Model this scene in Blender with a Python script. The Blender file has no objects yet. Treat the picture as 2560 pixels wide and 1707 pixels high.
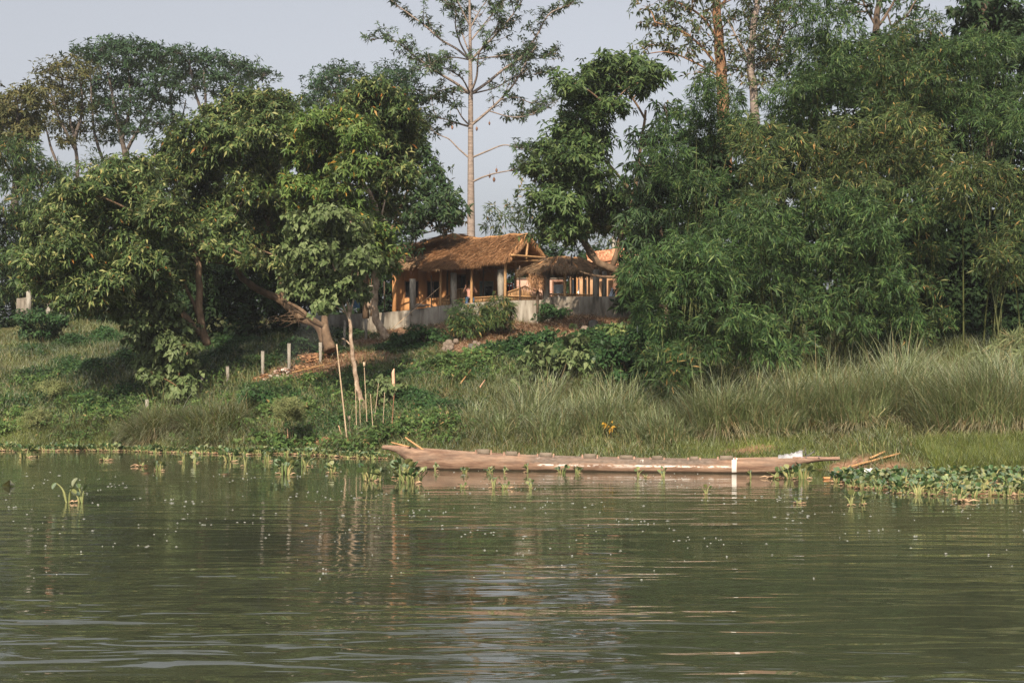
import bpy, math, random
import numpy as np
from mathutils import Vector, noise as mnoise

# ------------------------------------------------------------------ scene, camera, light
scene = bpy.context.scene
COL = scene.collection
FPX = 1024 * 50 / 36.0          # focal length in picture widths of 1024
HOR = 374.5                     # row of the horizon
EYE = 2.55                      # eye height above the river

cam_d = bpy.data.cameras.new('camera')
cam_d.lens = 50; cam_d.sensor_width = 36; cam_d.shift_y = (HOR - 341) / 1024.0
cam_d.clip_start = 0.1; cam_d.clip_end = 6000
cam = bpy.data.objects.new('camera', cam_d); COL.objects.link(cam)
cam.location = (0, 0, EYE); cam.rotation_euler = (math.radians(90), 0, 0)
scene.camera = cam

SUN_EL, SUN_AZ = 38.0, -10.0     # elevation; degrees to the right of straight behind the camera
sx = math.cos(math.radians(SUN_EL)) * math.sin(math.radians(SUN_AZ))
sy = -math.cos(math.radians(SUN_EL)) * math.cos(math.radians(SUN_AZ))
sz = math.sin(math.radians(SUN_EL))
world = bpy.data.worlds.new('World'); scene.world = world; world.use_nodes = True
wn = world.node_tree; wn.nodes.clear()
wo = wn.nodes.new('ShaderNodeOutputWorld'); bg = wn.nodes.new('ShaderNodeBackground')
sky = wn.nodes.new('ShaderNodeTexSky'); sky.sky_type = 'NISHITA'; sky.sun_disc = False
sky.sun_elevation = math.radians(SUN_EL)
sky.sun_rotation = math.atan2(sx, sy)
sky.altitude = 100; sky.air_density = 1.0; sky.dust_density = 5.0; sky.ozone_density = 1.5
hs = wn.nodes.new('ShaderNodeHueSaturation'); hs.inputs['Saturation'].default_value = 0.24
wn.links.new(sky.outputs[0], hs.inputs['Color'])
mixw = wn.nodes.new('ShaderNodeMix'); mixw.data_type = 'RGBA'; mixw.blend_type = 'MULTIPLY'
mixw.inputs[0].default_value = 1.0; mixw.inputs[7].default_value = (1.0, 1.0, 1.03, 1)
wn.links.new(hs.outputs[0], mixw.inputs[6])
wn.links.new(mixw.outputs[2], bg.inputs[0]); bg.inputs[1].default_value = 0.092
wn.links.new(bg.outputs[0], wo.inputs[0])

sun_d = bpy.data.lights.new('sun', 'SUN'); sun_d.energy = 4.8; sun_d.angle = math.radians(0.6)
sun_d.color = (1.0, 0.85, 0.67)
sun = bpy.data.objects.new('sun', sun_d); COL.objects.link(sun)
sun.rotation_euler = Vector((sx, sy, sz)).to_track_quat('Z', 'Y').to_euler()
sun.location = (30, -40, 40)

vs = scene.view_settings
vs.view_transform = 'Standard'; vs.look = 'None'; vs.exposure = 0.8; vs.gamma = 1.0
scene.render.engine = 'CYCLES'
scene.cycles.use_denoising = True; scene.cycles.denoising_prefilter = 'NONE'
scene.cycles.max_bounces = 6; scene.cycles.diffuse_bounces = 3; scene.cycles.glossy_bounces = 3
scene.cycles.transmission_bounces = 3; scene.cycles.volume_bounces = 0
scene.cycles.caustics_reflective = False; scene.cycles.caustics_refractive = False

# ------------------------------------------------------------------ measuring helpers
def P(px, py, Y):
    return np.array([(px - 512) / FPX * Y, Y, EYE + (HOR - py) / FPX * Y])

SHX = [-900, -40, -17.6, -13.9, -10.3, -5.1, -1.5, 2.45, 7.7, 13.0, 30, 900]
SHY = [75, 53, 49, 48, 47, 44.6, 41.8, 39.8, 38.2, 36.4, 33, 20]
PRD = [-200, -12, -4, 0, 1, 6, 13, 18.5, 22, 26, 34, 200, 3000]
PRZ = [-3, -2.0, -0.9, -0.03, 0.25, 1.6, 3.3, 4.1, 4.62, 5.3, 5.9, 6.3, 8]

def shore(x):
    x = np.asarray(x, float)
    return np.interp(x, SHX, SHY) + 0.35 * np.sin(x * 0.9 + 1) + 0.18 * np.sin(x * 2.3)

def H(x, y):
    x = np.asarray(x, float); y = np.asarray(y, float)
    d = y - shore(x)
    z = np.interp(d, PRD, PRZ)
    t = np.clip((x + 3) / 6, 0, 1); t = t * t * (3 - 2 * t)
    z = z + 0.35 * t * np.clip((d - 17) / 5, 0, 1)
    b = 0.10 * np.sin(x * 0.8 + y * 0.35) + 0.08 * np.sin(x * 1.7 - y * 0.9 + 2) + 0.05 * np.sin(x * 3.1 + y * 2.3)
    return z + b * np.clip(d / 3, 0, 1)

def G(px, Y):
    x = (px - 512) / FPX * Y
    return np.array([x, Y, float(H(x, Y))])

def GP(px, py, y0=34.0, y1=95.0):
    """ground point seen at a picture position"""
    ys = np.arange(y0, y1, 0.05)
    xs = (px - 512) / FPX * ys
    zr = EYE + (HOR - py) / FPX * ys
    hit = np.nonzero(H(xs, ys) >= zr)[0]
    i = hit[0] if len(hit) else len(ys) - 1
    return np.array([xs[i], ys[i], float(H(xs[i], ys[i]))])

def WP(px, py):
    Y = FPX * EYE / (py - HOR)
    return np.array([(px - 512) / FPX * Y, Y, 0.0])

def unit(a):
    return a / np.maximum(np.linalg.norm(a, axis=-1, keepdims=True), 1e-9)

UP = np.array([0, 0, 1.0])

# ------------------------------------------------------------------ mesh builder
class MB:
    def __init__(s): s.V = []; s.Q = []; s.T = []; s.n = 0
    def add(s, V, Q=None, T=None):
        V = np.asarray(V, float).reshape(-1, 3)
        if Q is not None and len(Q): s.Q.append(np.asarray(Q, np.int64).reshape(-1, 4) + s.n)
        if T is not None and len(T): s.T.append(np.asarray(T, np.int64).reshape(-1, 3) + s.n)
        s.V.append(V); s.n += len(V)
    def tube(s, pts, r, sides=7, caps=True, squash=1.0):
        pts = np.asarray(pts, float); n = len(pts)
        r = np.interp(np.linspace(0, 1, n), np.linspace(0, 1, len(np.atleast_1d(r))), np.atleast_1d(r))
        t = np.gradient(pts, axis=0); t = unit(t)
        ref = np.array([0, 1.0, 0]) if abs(t[0][1]) < 0.9 else np.array([1.0, 0, 0])
        V = []
        for i in range(n):
            a = unit(np.cross(t[i], ref)); b = np.cross(t[i], a)
            an = np.arange(sides) / sides * 2 * np.pi
            V.append(pts[i] + r[i] * (np.outer(np.cos(an), a) + squash * np.outer(np.sin(an), b)))
        V = np.concatenate(V); Q = []; T = []
        for i in range(n - 1):
            for k in range(sides):
                k2 = (k + 1) % sides
                Q.append((i * sides + k, i * sides + k2, (i + 1) * sides + k2, (i + 1) * sides + k))
        if caps:
            V = np.concatenate([V, pts[:1], pts[-1:]]); c0 = n * sides; c1 = c0 + 1
            for k in range(sides):
                k2 = (k + 1) % sides
                T.append((c0, k2, k)); T.append((c1, (n - 1) * sides + k, (n - 1) * sides + k2))
        s.add(V, Q, T)
    def box(s, c, size, rz=0.0, jitter=0.0, rng=None, taper=1.0):
        hx, hy, hz = np.array(size) / 2
        V = np.array([(-hx, -hy, -hz), (hx, -hy, -hz), (hx, hy, -hz), (-hx, hy, -hz),
                      (-hx * taper, -hy * taper, hz), (hx * taper, -hy * taper, hz), (hx * taper, hy * taper, hz), (-hx * taper, hy * taper, hz)])
        if jitter: V = V + (rng or np.random.default_rng(1)).normal(0, jitter, V.shape)
        ca, sa = math.cos(rz), math.sin(rz)
        V = np.stack([V[:, 0] * ca - V[:, 1] * sa, V[:, 0] * sa + V[:, 1] * ca, V[:, 2]], 1) + np.asarray(c)
        s.add(V, [(0, 3, 2, 1), (4, 5, 6, 7), (0, 1, 5, 4), (1, 2, 6, 5), (2, 3, 7, 6), (3, 0, 4, 7)])
    def hexa(s, bot, top):
        """eight corners: four below, four above, same winding"""
        V = np.concatenate([np.asarray(bot, float), np.asarray(top, float)])
        s.add(V, [(3, 2, 1, 0), (4, 5, 6, 7), (0, 1, 5, 4), (1, 2, 6, 5), (2, 3, 7, 6), (3, 0, 4, 7)])
    def build(s, name, mat, parent=None, base=None, smooth=False, mods=None):
        me = bpy.data.meshes.new(name)
        V = np.concatenate(s.V)
        base = np.zeros(3) if base is None else np.asarray(base, float)
        if parent is not None: base = np.array(parent['_b'])
        V = (V - base).astype(np.float32)
        Q = np.concatenate(s.Q) if s.Q else np.zeros((0, 4), np.int64)
        T = np.concatenate(s.T) if s.T else np.zeros((0, 3), np.int64)
        me.vertices.add(len(V)); me.vertices.foreach_set('co', V.ravel())
        loops = np.concatenate([Q.ravel(), T.ravel()]).astype(np.int32)
        me.loops.add(len(loops)); me.loops.foreach_set('vertex_index', loops)
        st = np.concatenate([np.arange(len(Q)) * 4, len(Q) * 4 + np.arange(len(T)) * 3]).astype(np.int32)
        me.polygons.add(len(st)); me.polygons.foreach_set('loop_start', st)
        if smooth: me.polygons.foreach_set('use_smooth', np.ones(len(st), bool))
        me.update(calc_edges=True)
        me.materials.append(mat)
        o = bpy.data.objects.new(name, me); COL.objects.link(o)
        if parent is not None: o.parent = parent
        else: o.location = base
        o['_b'] = [float(v) for v in base]
        return o

def tag(o, label, cat=None, group=None, kind=None):
    o['label'] = label
    if cat: o['category'] = cat
    if group: o['group'] = group
    if kind: o['kind'] = kind
    elif cat: o['kind'] = 'thing'
    return o

def thing(name, label, cat, loc, group=None):
    o = bpy.data.objects.new(name, None); COL.objects.link(o)
    o.location = loc; o.empty_display_size = 0.3
    o['_b'] = [float(v) for v in loc]
    return tag(o, label, cat, group)

def dup(o, loc, rz=0.0, sc=1.0, label=None):
    r = o.copy(); COL.objects.link(r)
    r.location = loc; r.rotation_euler = (0, 0, rz); r.scale = (sc, sc, sc)
    if label: r['label'] = label
    for ch in list(o.children):
        c = ch.copy(); COL.objects.link(c); c.parent = r
        for g in list(ch.children):
            d = g.copy(); COL.objects.link(d); d.parent = c
    return r

def smooth_path(pts, n=5):
    """Catmull-Rom through control points"""
    p = np.asarray(pts, float)
    if len(p) < 3:
        t = np.linspace(0, 1, n + 1)[:, None]; return p[0] * (1 - t) + p[-1] * t
    q = np.vstack([2 * p[0] - p[1], p, 2 * p[-1] - p[-2]]); out = []
    for i in range(1, len(q) - 2):
        for t in np.linspace(0, 1, n, endpoint=False):
            a, b, c, d = q[i - 1], q[i], q[i + 1], q[i + 2]
            out.append(0.5 * ((2 * b) + (c - a) * t + (2 * a - 5 * b + 4 * c - d) * t * t + (3 * b - a - 3 * c + d) * t ** 3))
    out.append(p[-1]); return np.array(out)

# ------------------------------------------------------------------ materials
def newmat(name):
    m = bpy.data.materials.new(name); m.use_nodes = True
    nt = m.node_tree; nt.nodes.clear()
    out = nt.nodes.new('ShaderNodeOutputMaterial')
    return m, nt, out

def ramp(nt, stops, interp='LINEAR'):
    r = nt.nodes.new('ShaderNodeValToRGB'); r.color_ramp.interpolation = interp
    e = r.color_ramp.elements
    while len(e) > 1: e.remove(e[-1])
    for i, (p, c) in enumerate(stops):
        el = e[0] if i == 0 else e.new(p)
        el.position = p; el.color = (c[0], c[1], c[2], 1)
    return r

def leafmat(name, stops, transl=0.35, rough=0.5, gloss=0.05, interp='LINEAR'):
    m, nt, out = newmat(name)
    geo = nt.nodes.new('ShaderNodeNewGeometry')
    stops = [(p_, (c[0] * (.86 if c[0] < .2 and c[1] > c[0] and 'grass' not in name and 'bamboo' not in name else 1), c[1], c[2] * (1.15 if c[1] > c[0] else 1))) for p_, c in stops]
    r = ramp(nt, stops, interp); nt.links.new(geo.outputs['Random Per Island'], r.inputs[0])
    tc = nt.nodes.new('ShaderNodeTexCoord'); nz = nt.nodes.new('ShaderNodeTexNoise')
    nz.inputs['Scale'].default_value = 0.45; nz.inputs['Detail'].default_value = 2
    nt.links.new(tc.outputs['Object'], nz.inputs[0])
    mr = nt.nodes.new('ShaderNodeMapRange'); mr.inputs[1].default_value = 0.3; mr.inputs[2].default_value = 0.7
    mr.inputs[3].default_value = 0.62 if 'grass' in name else .76; mr.inputs[4].default_value = 1.3 if 'grass' in name else 1.24
    nt.links.new(nz.outputs[0], mr.inputs[0])
    mu = nt.nodes.new('ShaderNodeVectorMath'); mu.operation = 'SCALE'
    nt.links.new(r.outputs[0], mu.inputs[0]); nt.links.new(mr.outputs[0], mu.inputs['Scale'])
    d = nt.nodes.new('ShaderNodeBsdfDiffuse'); t = nt.nodes.new('ShaderNodeBsdfTranslucent')
    hs = nt.nodes.new('ShaderNodeHueSaturation'); hs.inputs['Hue'].default_value = 0.48; hs.inputs['Value'].default_value = 1.25
    nt.links.new(mu.outputs[0], d.inputs[0]); nt.links.new(mu.outputs[0], hs.inputs['Color']); nt.links.new(hs.outputs[0], t.inputs[0])
    mx = nt.nodes.new('ShaderNodeMixShader'); mx.inputs[0].default_value = transl
    nt.links.new(d.outputs[0], mx.inputs[1]); nt.links.new(t.outputs[0], mx.inputs[2])
    g = nt.nodes.new('ShaderNodeBsdfGlossy'); g.inputs['Roughness'].default_value = rough
    g.inputs['Color'].default_value = (0.75, 0.78, 0.7, 1)
    fr = nt.nodes.new('ShaderNodeFresnel'); fr.inputs[0].default_value = 1.4
    sc = nt.nodes.new('ShaderNodeMath'); sc.operation = 'MULTIPLY'; sc.inputs[1].default_value = gloss * 10
    nt.links.new(fr.outputs[0], sc.inputs[0])
    cl = nt.nodes.new('ShaderNodeMath'); cl.operation = 'MINIMUM'; cl.inputs[1].default_value = 0.35
    nt.links.new(sc.outputs[0], cl.inputs[0])
    mx2 = nt.nodes.new('ShaderNodeMixShader'); nt.links.new(cl.outputs[0], mx2.inputs[0])
    nt.links.new(mx.outputs[0], mx2.inputs[1]); nt.links.new(g.outputs[0], mx2.inputs[2])
    nt.links.new(mx2.outputs[0], out.inputs[0])
    return m

def roughmat(name, stops, scale=(4, 4, 4), detail=6, rough=0.85, bump=0.3, bscale=None, spec=0.25, island=0.0, coords='Object'):
    m, nt, out = newmat(name)
    p = nt.nodes.new('ShaderNodeBsdfPrincipled'); nt.links.new(p.outputs[0], out.inputs[0])
    p.inputs['Roughness'].default_value = rough; p.inputs['Specular IOR Level'].default_value = spec
    tc = nt.nodes.new('ShaderNodeTexCoord'); mp = nt.nodes.new('ShaderNodeMapping'); mp.inputs['Scale'].default_value = scale
    nt.links.new(tc.outputs[coords], mp.inputs[0])
    nz = nt.nodes.new('ShaderNodeTexNoise'); nz.inputs['Scale'].default_value = 1; nz.inputs['Detail'].default_value = detail
    nz.inputs['Roughness'].default_value = 0.62
    nt.links.new(mp.outputs[0], nz.inputs[0])
    r = ramp(nt, stops)
    fac = nz.outputs[0]
    if island:
        geo = nt.nodes.new('ShaderNodeNewGeometry')
        mm = nt.nodes.new('ShaderNodeMix'); mm.inputs[0].default_value = island
        nt.links.new(nz.outputs[0], mm.inputs[2]); nt.links.new(geo.outputs['Random Per Island'], mm.inputs[3])
        fac = mm.outputs[0]
    nt.links.new(fac, r.inputs[0]); nt.links.new(r.outputs[0], p.inputs['Base Color'])
    if bump:
        nb = nt.nodes.new('ShaderNodeTexNoise'); nb.inputs['Scale'].default_value = 2.5; nb.inputs['Detail'].default_value = 6
        nt.links.new(mp.outputs[0], nb.inputs[0])
        bp = nt.nodes.new('ShaderNodeBump'); bp.inputs['Strength'].default_value = bump; bp.inputs['Distance'].default_value = 0.03
        nt.links.new(nb.outputs[0], bp.inputs['Height']); nt.links.new(bp.outputs[0], p.inputs['Normal'])
    return m

def g_(r, g, b): return (r, g, b)
M = {}
# leaf materials: darker, mid, lighter, then a little yellow
M['leaf_broad'] = leafmat('leaf_broad', [(0, (.028, .05, .014)), (.4, (.055, .082, .02)), (.75, (.115, .143, .036)), (.985, (.26, .26, .10)), (.994, (.35, .14, .03))])
M['leaf_deep'] = leafmat('leaf_deep', [(0, (.012, .024, .009)), (1, (.03, .045, .015))], transl=.2, gloss=.02)  # leaf colour darkened in place of the shade inside the wood
M['leaf_mid'] = leafmat('leaf_mid', [(0, (.028, .052, .015)), (.5, (.058, .088, .022)), (.9, (.10, .13, .034)), (1, (.14, .16, .045))])
M['leaf_lime'] = leafmat('leaf_lime', [(0, (.045, .08, .015)), (.5, (.095, .135, .026)), (.93, (.16, .19, .045)), (.985, (.30, .17, .03))])
M['leaf_dark'] = leafmat('leaf_dark', [(0, (.02, .042, .014)), (.6, (.038, .065, .02)), (1, (.06, .085, .024))])
M['leaf_heart'] = leafmat('leaf_heart', [(0, (.06, .082, .022)), (.6, (.11, .13, .042)), (1, (.175, .185, .07))], transl=.3)
M['leaf_far'] = leafmat('leaf_far', [(0, (.026, .052, .022)), (.6, (.04, .072, .028)), (1, (.06, .09, .035))])
M['leaf_far_brown'] = leafmat('leaf_far_brown', [(0, (.06, .065, .02)), (.6, (.085, .085, .028)), (1, (.12, .10, .035))])
M['leaf_sparse'] = leafmat('leaf_sparse', [(0, (.035, .062, .024)), (.6, (.06, .09, .034)), (1, (.10, .115, .045))])
M['leaf_dry'] = leafmat('leaf_dry', [(0, (.04, .055, .022)), (.6, (.06, .078, .026)), (.85, (.09, .09, .032)), (1, (.17, .10, .04))])
M['bamboo_leaf'] = leafmat('bamboo_leaf', [(0, (.016, .036, .011)), (.45, (.033, .068, .017)), (.86, (.072, .122, .030)), (.95, (.14, .14, .04)), (.99, (.30, .19, .07))])
M['bamboo_leaf_yellow'] = leafmat('bamboo_leaf_yellow', [(0, (.020, .038, .012)), (.4, (.042, .072, .018)), (.82, (.09, .13, .034)), (.965, (.19, .165, .055)), (.985, (.34, .2, .07))])
M['bamboo_leaf_deep'] = leafmat('bamboo_leaf_deep', [(0, (.015, .038, .011)), (.5, (.032, .071, .017)), (.82, (.068, .124, .030)), (1, (.125, .16, .045))])
M['shrub_leaf'] = leafmat('shrub_leaf', [(0, (.02, .05, .014)), (.6, (.035, .075, .02)), (1, (.06, .1, .026))])
M['creeper_leaf'] = leafmat('creeper_leaf', [(0, (.018, .045, .012)), (.6, (.03, .065, .016)), (1, (.055, .09, .022))])
M['grass'] = leafmat('grass_blade', [(0, (.065, .09, .022)), (.5, (.11, .14, .034)), (.82, (.16, .17, .05)), (.93, (.20, .165, .07)), (1, (.28, .2, .1))], transl=.3, gloss=.06)
M['grass_fresh'] = leafmat('grass_fresh', [(0, (.08, .12, .02)), (.6, (.135, .17, .034)), (1, (.22, .22, .06))], transl=.3, gloss=.05)
M['grass_tall'] = leafmat('grass_tall', [(0, (.11, .155, .05)), (.5, (.185, .232, .084)), (.8, (.27, .29, .12)), (.92, (.30, .26, .13)), (1, (.38, .3, .15))], transl=.42, gloss=.08)
M['grass_bronze'] = leafmat('grass_bronze', [(0, (.09, .09, .03)), (.5, (.15, .13, .05)), (1, (.28, .19, .08))], transl=.3, gloss=.06)
M['straw_litter'] = leafmat('straw_litter', [(0, (.16, .09, .04)), (.5, (.26, .15, .07)), (1, (.38, .24, .12))], transl=.15, gloss=.04)
M['feather'] = leafmat('feather_leaf', [(0, (.13, .15, .05)), (1, (.22, .22, .09))], transl=.3)
M['bark'] = roughmat('bark', [(.3, (.055, .036, .022)), (.55, (.13, .085, .052)), (.75, (.23, .165, .11))], (5, 5, 2), bump=.6)
M['bark_pale'] = roughmat('bark_pale', [(.3, (.11, .075, .05)), (.5, (.26, .19, .135)), (.7, (.42, .34, .27))], (7, 7, 5), bump=.4)
M['bark_orange'] = roughmat('bark_orange', [(.3, (.11, .06, .03)), (.6, (.24, .13, .07)), (.8, (.32, .21, .13))], (5, 5, 2), bump=.4)
M['bark_grey'] = roughmat('bark_grey', [(.3, (.12, .095, .078)), (.6, (.225, .18, .15)), (.8, (.32, .27, .23))], (3, 3, 14), bump=.3)
M['bark_far'] = roughmat('bark_far', [(.3, (.05, .042, .036)), (.6, (.10, .08, .066)), (.8, (.15, .125, .105))], (3, 3, 6), bump=.3)
M['culm'] = roughmat('bamboo_culm', [(.3, (.035, .045, .014)), (.7, (.085, .09, .03))], (6, 6, 1), bump=.1, rough=.5)
M['bamboo_pole'] = roughmat('bamboo_pole', [(.3, (.22, .12, .05)), (.7, (.40, .24, .11))], (8, 8, 1.5), bump=.15, rough=.55)
M['dry_cane'] = roughmat('dry_cane', [(.3, (.27, .195, .125)), (.7, (.43, .325, .22))], (9, 9, 2), bump=.15, rough=.7)
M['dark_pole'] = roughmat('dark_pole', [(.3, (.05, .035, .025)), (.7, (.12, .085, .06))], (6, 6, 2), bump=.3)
M['concrete'] = roughmat('concrete', [(.34, (.07, .06, .046)), (.45, (.14, .12, .095)), (.54, (.20, .18, .147)), (.66, (.265, .243, .205))], (3.2, 3.2, .7), detail=9, bump=.25)
M['concrete_post'] = roughmat('concrete_post', [(.28, (.12, .11, .09)), (.5, (.235, .215, .18)), (.75, (.35, .325, .285))], (5, 5, 1.2), detail=8, bump=.2)
M['thatch'] = roughmat('thatch', [(.25, (.20, .10, .045)), (.5, (.38, .20, .09)), (.75, (.52, .30, .15))], (3, 9, 9), bump=.8, rough=.95, spec=.1)
M['straw'] = leafmat('thatch_straw', [(0, (.16, .08, .038)), (.4, (.29, .155, .076)), (.8, (.38, .215, .11)), (1, (.46, .29, .165))], transl=.12, gloss=.03)
M['straw_grey'] = leafmat('thatch_straw_grey', [(0, (.18, .12, .07)), (.5, (.30, .2, .12)), (1, (.42, .3, .19))], transl=.12, gloss=.03)
M['tile'] = roughmat('clay_tile', [(.25, (.2, .088, .045)), (.5, (.33, .155, .085)), (.75, (.43, .235, .14))], (2, 5, 5), bump=.5, island=.6)
M['mud'] = roughmat('mud_plaster', [(.3, (.33, .165, .07)), (.7, (.42, .225, .10))], (1.2, 1.2, 1.2), bump=.15, rough=.9, spec=.1)
M['mud_dark'] = roughmat('mud_plaster_rough', [(.3, (.30, .17, .09)), (.7, (.42, .26, .15))], (2, 2, 2), bump=.3, rough=.9)
M['glassdark'] = roughmat('dark_pane', [(.3, (.012, .016, .02)), (.7, (.03, .035, .04))], (1, 1, 1), bump=0, rough=.15, spec=.5)  # also fills doorways, its black standing in for the unlit interior
M['timber'] = roughmat('timber', [(.3, (.10, .05, .03)), (.7, (.20, .11, .07))], (6, 6, 1.5), bump=.3)
M['greenpaint'] = roughmat('green_grey_paint', [(.3, (.2, .26, .24)), (.7, (.28, .33, .3))], (4, 4, 4), bump=.1, rough=.5)
M['redpaint'] = roughmat('red_paint', [(.3, (.42, .05, .02)), (.7, (.6, .1, .04))], (4, 4, 4), bump=.1, rough=.45)
M['stone'] = roughmat('river_stone', [(.3, (.07, .055, .042)), (.5, (.14, .11, .085)), (.7, (.22, .185, .15))], (4, 4, 4), bump=.2, island=.5)
M['stone_dark'] = roughmat('dark_stone', [(.3, (.05, .05, .045)), (.7, (.12, .12, .105))], (4, 4, 4), bump=.2)
M['cloth_white'] = roughmat('white_cloth', [(.3, (.45, .45, .46)), (.7, (.66, .66, .66))], (5, 5, 5), bump=.3, rough=.8)
M['cloth_blue'] = roughmat('blue_sheet', [(.3, (.05, .12, .22)), (.7, (.09, .19, .32))], (5, 5, 5), bump=.3, rough=.6)
M['cloth_pale'] = roughmat('pale_blue_cloth', [(.3, (.40, .47, .56)), (.7, (.55, .62, .7))], (5, 5, 5), bump=.2)
M['rope'] = roughmat('rope', [(.3, (.45, .32, .2)), (.7, (.6, .45, .3))], (20, 20, 20), bump=.2)
M['rust'] = roughmat('rusty_bar', [(.3, (.12, .05, .025)), (.7, (.25, .12, .07))], (20, 20, 20), bump=.2)
M['pinkwood'] = roughmat('broken_pink_wood', [(.3, (.36, .18, .11)), (.7, (.58, .36, .25))], (8, 8, 3), bump=.3, island=.5)
M['rubble'] = roughmat('burnt_rubble', [(.2, (.10, .05, .03)), (.5, (.26, .14, .09)), (.8, (.6, .55, .5))], (3, 3, 3), bump=.3, island=.8)
M['dirt_brown'] = roughmat('brown_litter', [(.2, (.09, .045, .025)), (.5, (.2, .1, .05)), (.8, (.33, .19, .1))], (3, 3, 3), bump=.3, island=.7)
M['skin'] = roughmat('skin', [(.3, (.22, .11, .065)), (.7, (.28, .15, .09))], (3, 3, 3), bump=0, rough=.5)
M['shirt'] = roughmat('pink_shirt', [(.3, (.42, .2, .15)), (.7, (.52, .28, .22))], (9, 9, 9), bump=.2)
M['jeans'] = roughmat('blue_jeans', [(.3, (.04, .085, .16)), (.7, (.07, .125, .21))], (9, 9, 9), bump=.2)
M['hair'] = roughmat('black_hair', [(.3, (.01, .008, .007)), (.7, (.025, .02, .018))], (9, 9, 9), bump=.3, rough=.5)

# ------------------------------------------------------------------ ground and river
def ground_material():
    m, nt, out = newmat('river_bank_soil')
    p = nt.nodes.new('ShaderNodeBsdfPrincipled'); p.inputs['Roughness'].default_value = 0.95
    p.inputs['Specular IOR Level'].default_value = 0.1
    tc = nt.nodes.new('ShaderNodeTexCoord')
    n1 = nt.nodes.new('ShaderNodeTexNoise'); n1.inputs['Scale'].default_value = 0.5; n1.inputs['Detail'].default_value = 8
    n2 = nt.nodes.new('ShaderNodeTexNoise'); n2.inputs['Scale'].default_value = 5; n2.inputs['Detail'].default_value = 8
    nt.links.new(tc.outputs['Object'], n1.inputs[0]); nt.links.new(tc.outputs['Object'], n2.inputs[0])
    r1 = ramp(nt, [(.3, (.035, .05, .016)), (.5, (.06, .065, .024)), (.72, (.11, .085, .04))])
    nt.links.new(n1.outputs[0], r1.inputs[0])
    r2 = ramp(nt, [(.3, (.10, .055, .034)), (.5, (.19, .11, .068)), (.7, (.29, .19, .12))])
    nt.links.new(n2.outputs[0], r2.inputs[0])
    at = nt.nodes.new('ShaderNodeAttribute'); at.attribute_name = 'bare'
    mx = nt.nodes.new('ShaderNodeMix'); mx.data_type = 'RGBA'
    nt.links.new(at.outputs['Fac'], mx.inputs[0]); nt.links.new(r1.outputs[0], mx.inputs[6]); nt.links.new(r2.outputs[0], mx.inputs[7])
    nt.links.new(mx.outputs[2], p.inputs['Base Color'])
    bp = nt.nodes.new('ShaderNodeBump'); bp.inputs['Strength'].default_value = .6; bp.inputs['Distance'].default_value = .08
    nt.links.new(n2.outputs[0], bp.inputs['Height']); nt.links.new(bp.outputs[0], p.inputs['Normal'])
    nt.links.new(p.outputs[0], out.inputs[0])
    return m

# bare, trodden soil and litter: spots given as (picture x, picture y, width m, depth m)
BARE = [(345, 357, 2.2, 1.6), (320, 365, 1.8, 1.2), (375, 342, 2.0, 1.4), (285, 376, 1.4, 1.0), (410, 329, 2.0, 1.2), (300, 372, 1.6, 1.0),
        (520, 327, 2.6, 1.3), (505, 334, 2.6, 1.5), (480, 337, 2.0, 1.3), (535, 329, 2.6, 1.4), (575, 328, 2.4, 1.3), (440, 333, 2.2, 1.0), (560, 322, 2.8, 1.6), (600, 321, 2.4, 1.4), (490, 338, 2.0, 1.2), (450, 326, 2.2, 1.3), (545, 333, 2.2, 1.4),
        (852, 465, .8, .4), (884, 468, .7, .25), (745, 452, 1.0, .3), (430, 338, 1.3, .8), (470, 346, 1.3, .7), (620, 330, 2, 1.2)]
BPT = [(GP(a, b), c, d) for a, b, c, d in BARE]

def bare(x, y):
    x = np.asarray(x, float); y = np.asarray(y, float); v = np.zeros(np.broadcast(x, y).shape)
    wob = 0.25 * np.sin(x * 2.1 + y) + 0.2 * np.sin(x * 4.3 - y * 2.7)
    for q, a, b in BPT:
        d = ((x - q[0]) / a) ** 2 + ((y - q[1]) / b) ** 2
        v = np.maximum(v, np.clip(1.5 - d - wob, 0, 1))
    return v

def build_ground():
    gx = np.concatenate([-np.geomspace(900, 46, 14), np.arange(-42, 42.01, .35), np.geomspace(46, 900, 14)])
    gy = np.concatenate([[-320, -100, 0, 20], np.arange(27, 92, .35), np.geomspace(93, 3200, 24)])
    X, Y = np.meshgrid(gx, gy)
    Z = H(X, Y)
    fine = (np.abs(X) < 42) & (Y > 30) & (Y < 92)
    Z = Z + np.where(fine, .05 * np.sin(X * 7.3 + Y * 3.1) * np.sin(Y * 6.1 - X * 2.2), 0)
    ny, nx = X.shape
    mb = MB(); idx = np.arange(nx * ny).reshape(ny, nx)
    Q = np.stack([idx[:-1, :-1], idx[:-1, 1:], idx[1:, 1:], idx[1:, :-1]], -1).reshape(-1, 4)
    mb.add(np.stack([X, Y, Z], -1).reshape(-1, 3), Q)
    o = mb.build('ground', ground_material(), smooth=True)
    a = o.data.attributes.new('bare', 'FLOAT', 'POINT')
    a.data.foreach_set('value', bare(X, Y).ravel().astype(np.float32))
    tag(o, 'grassy earth river bank rising to a flat terrace', 'ground', kind='structure')

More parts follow.
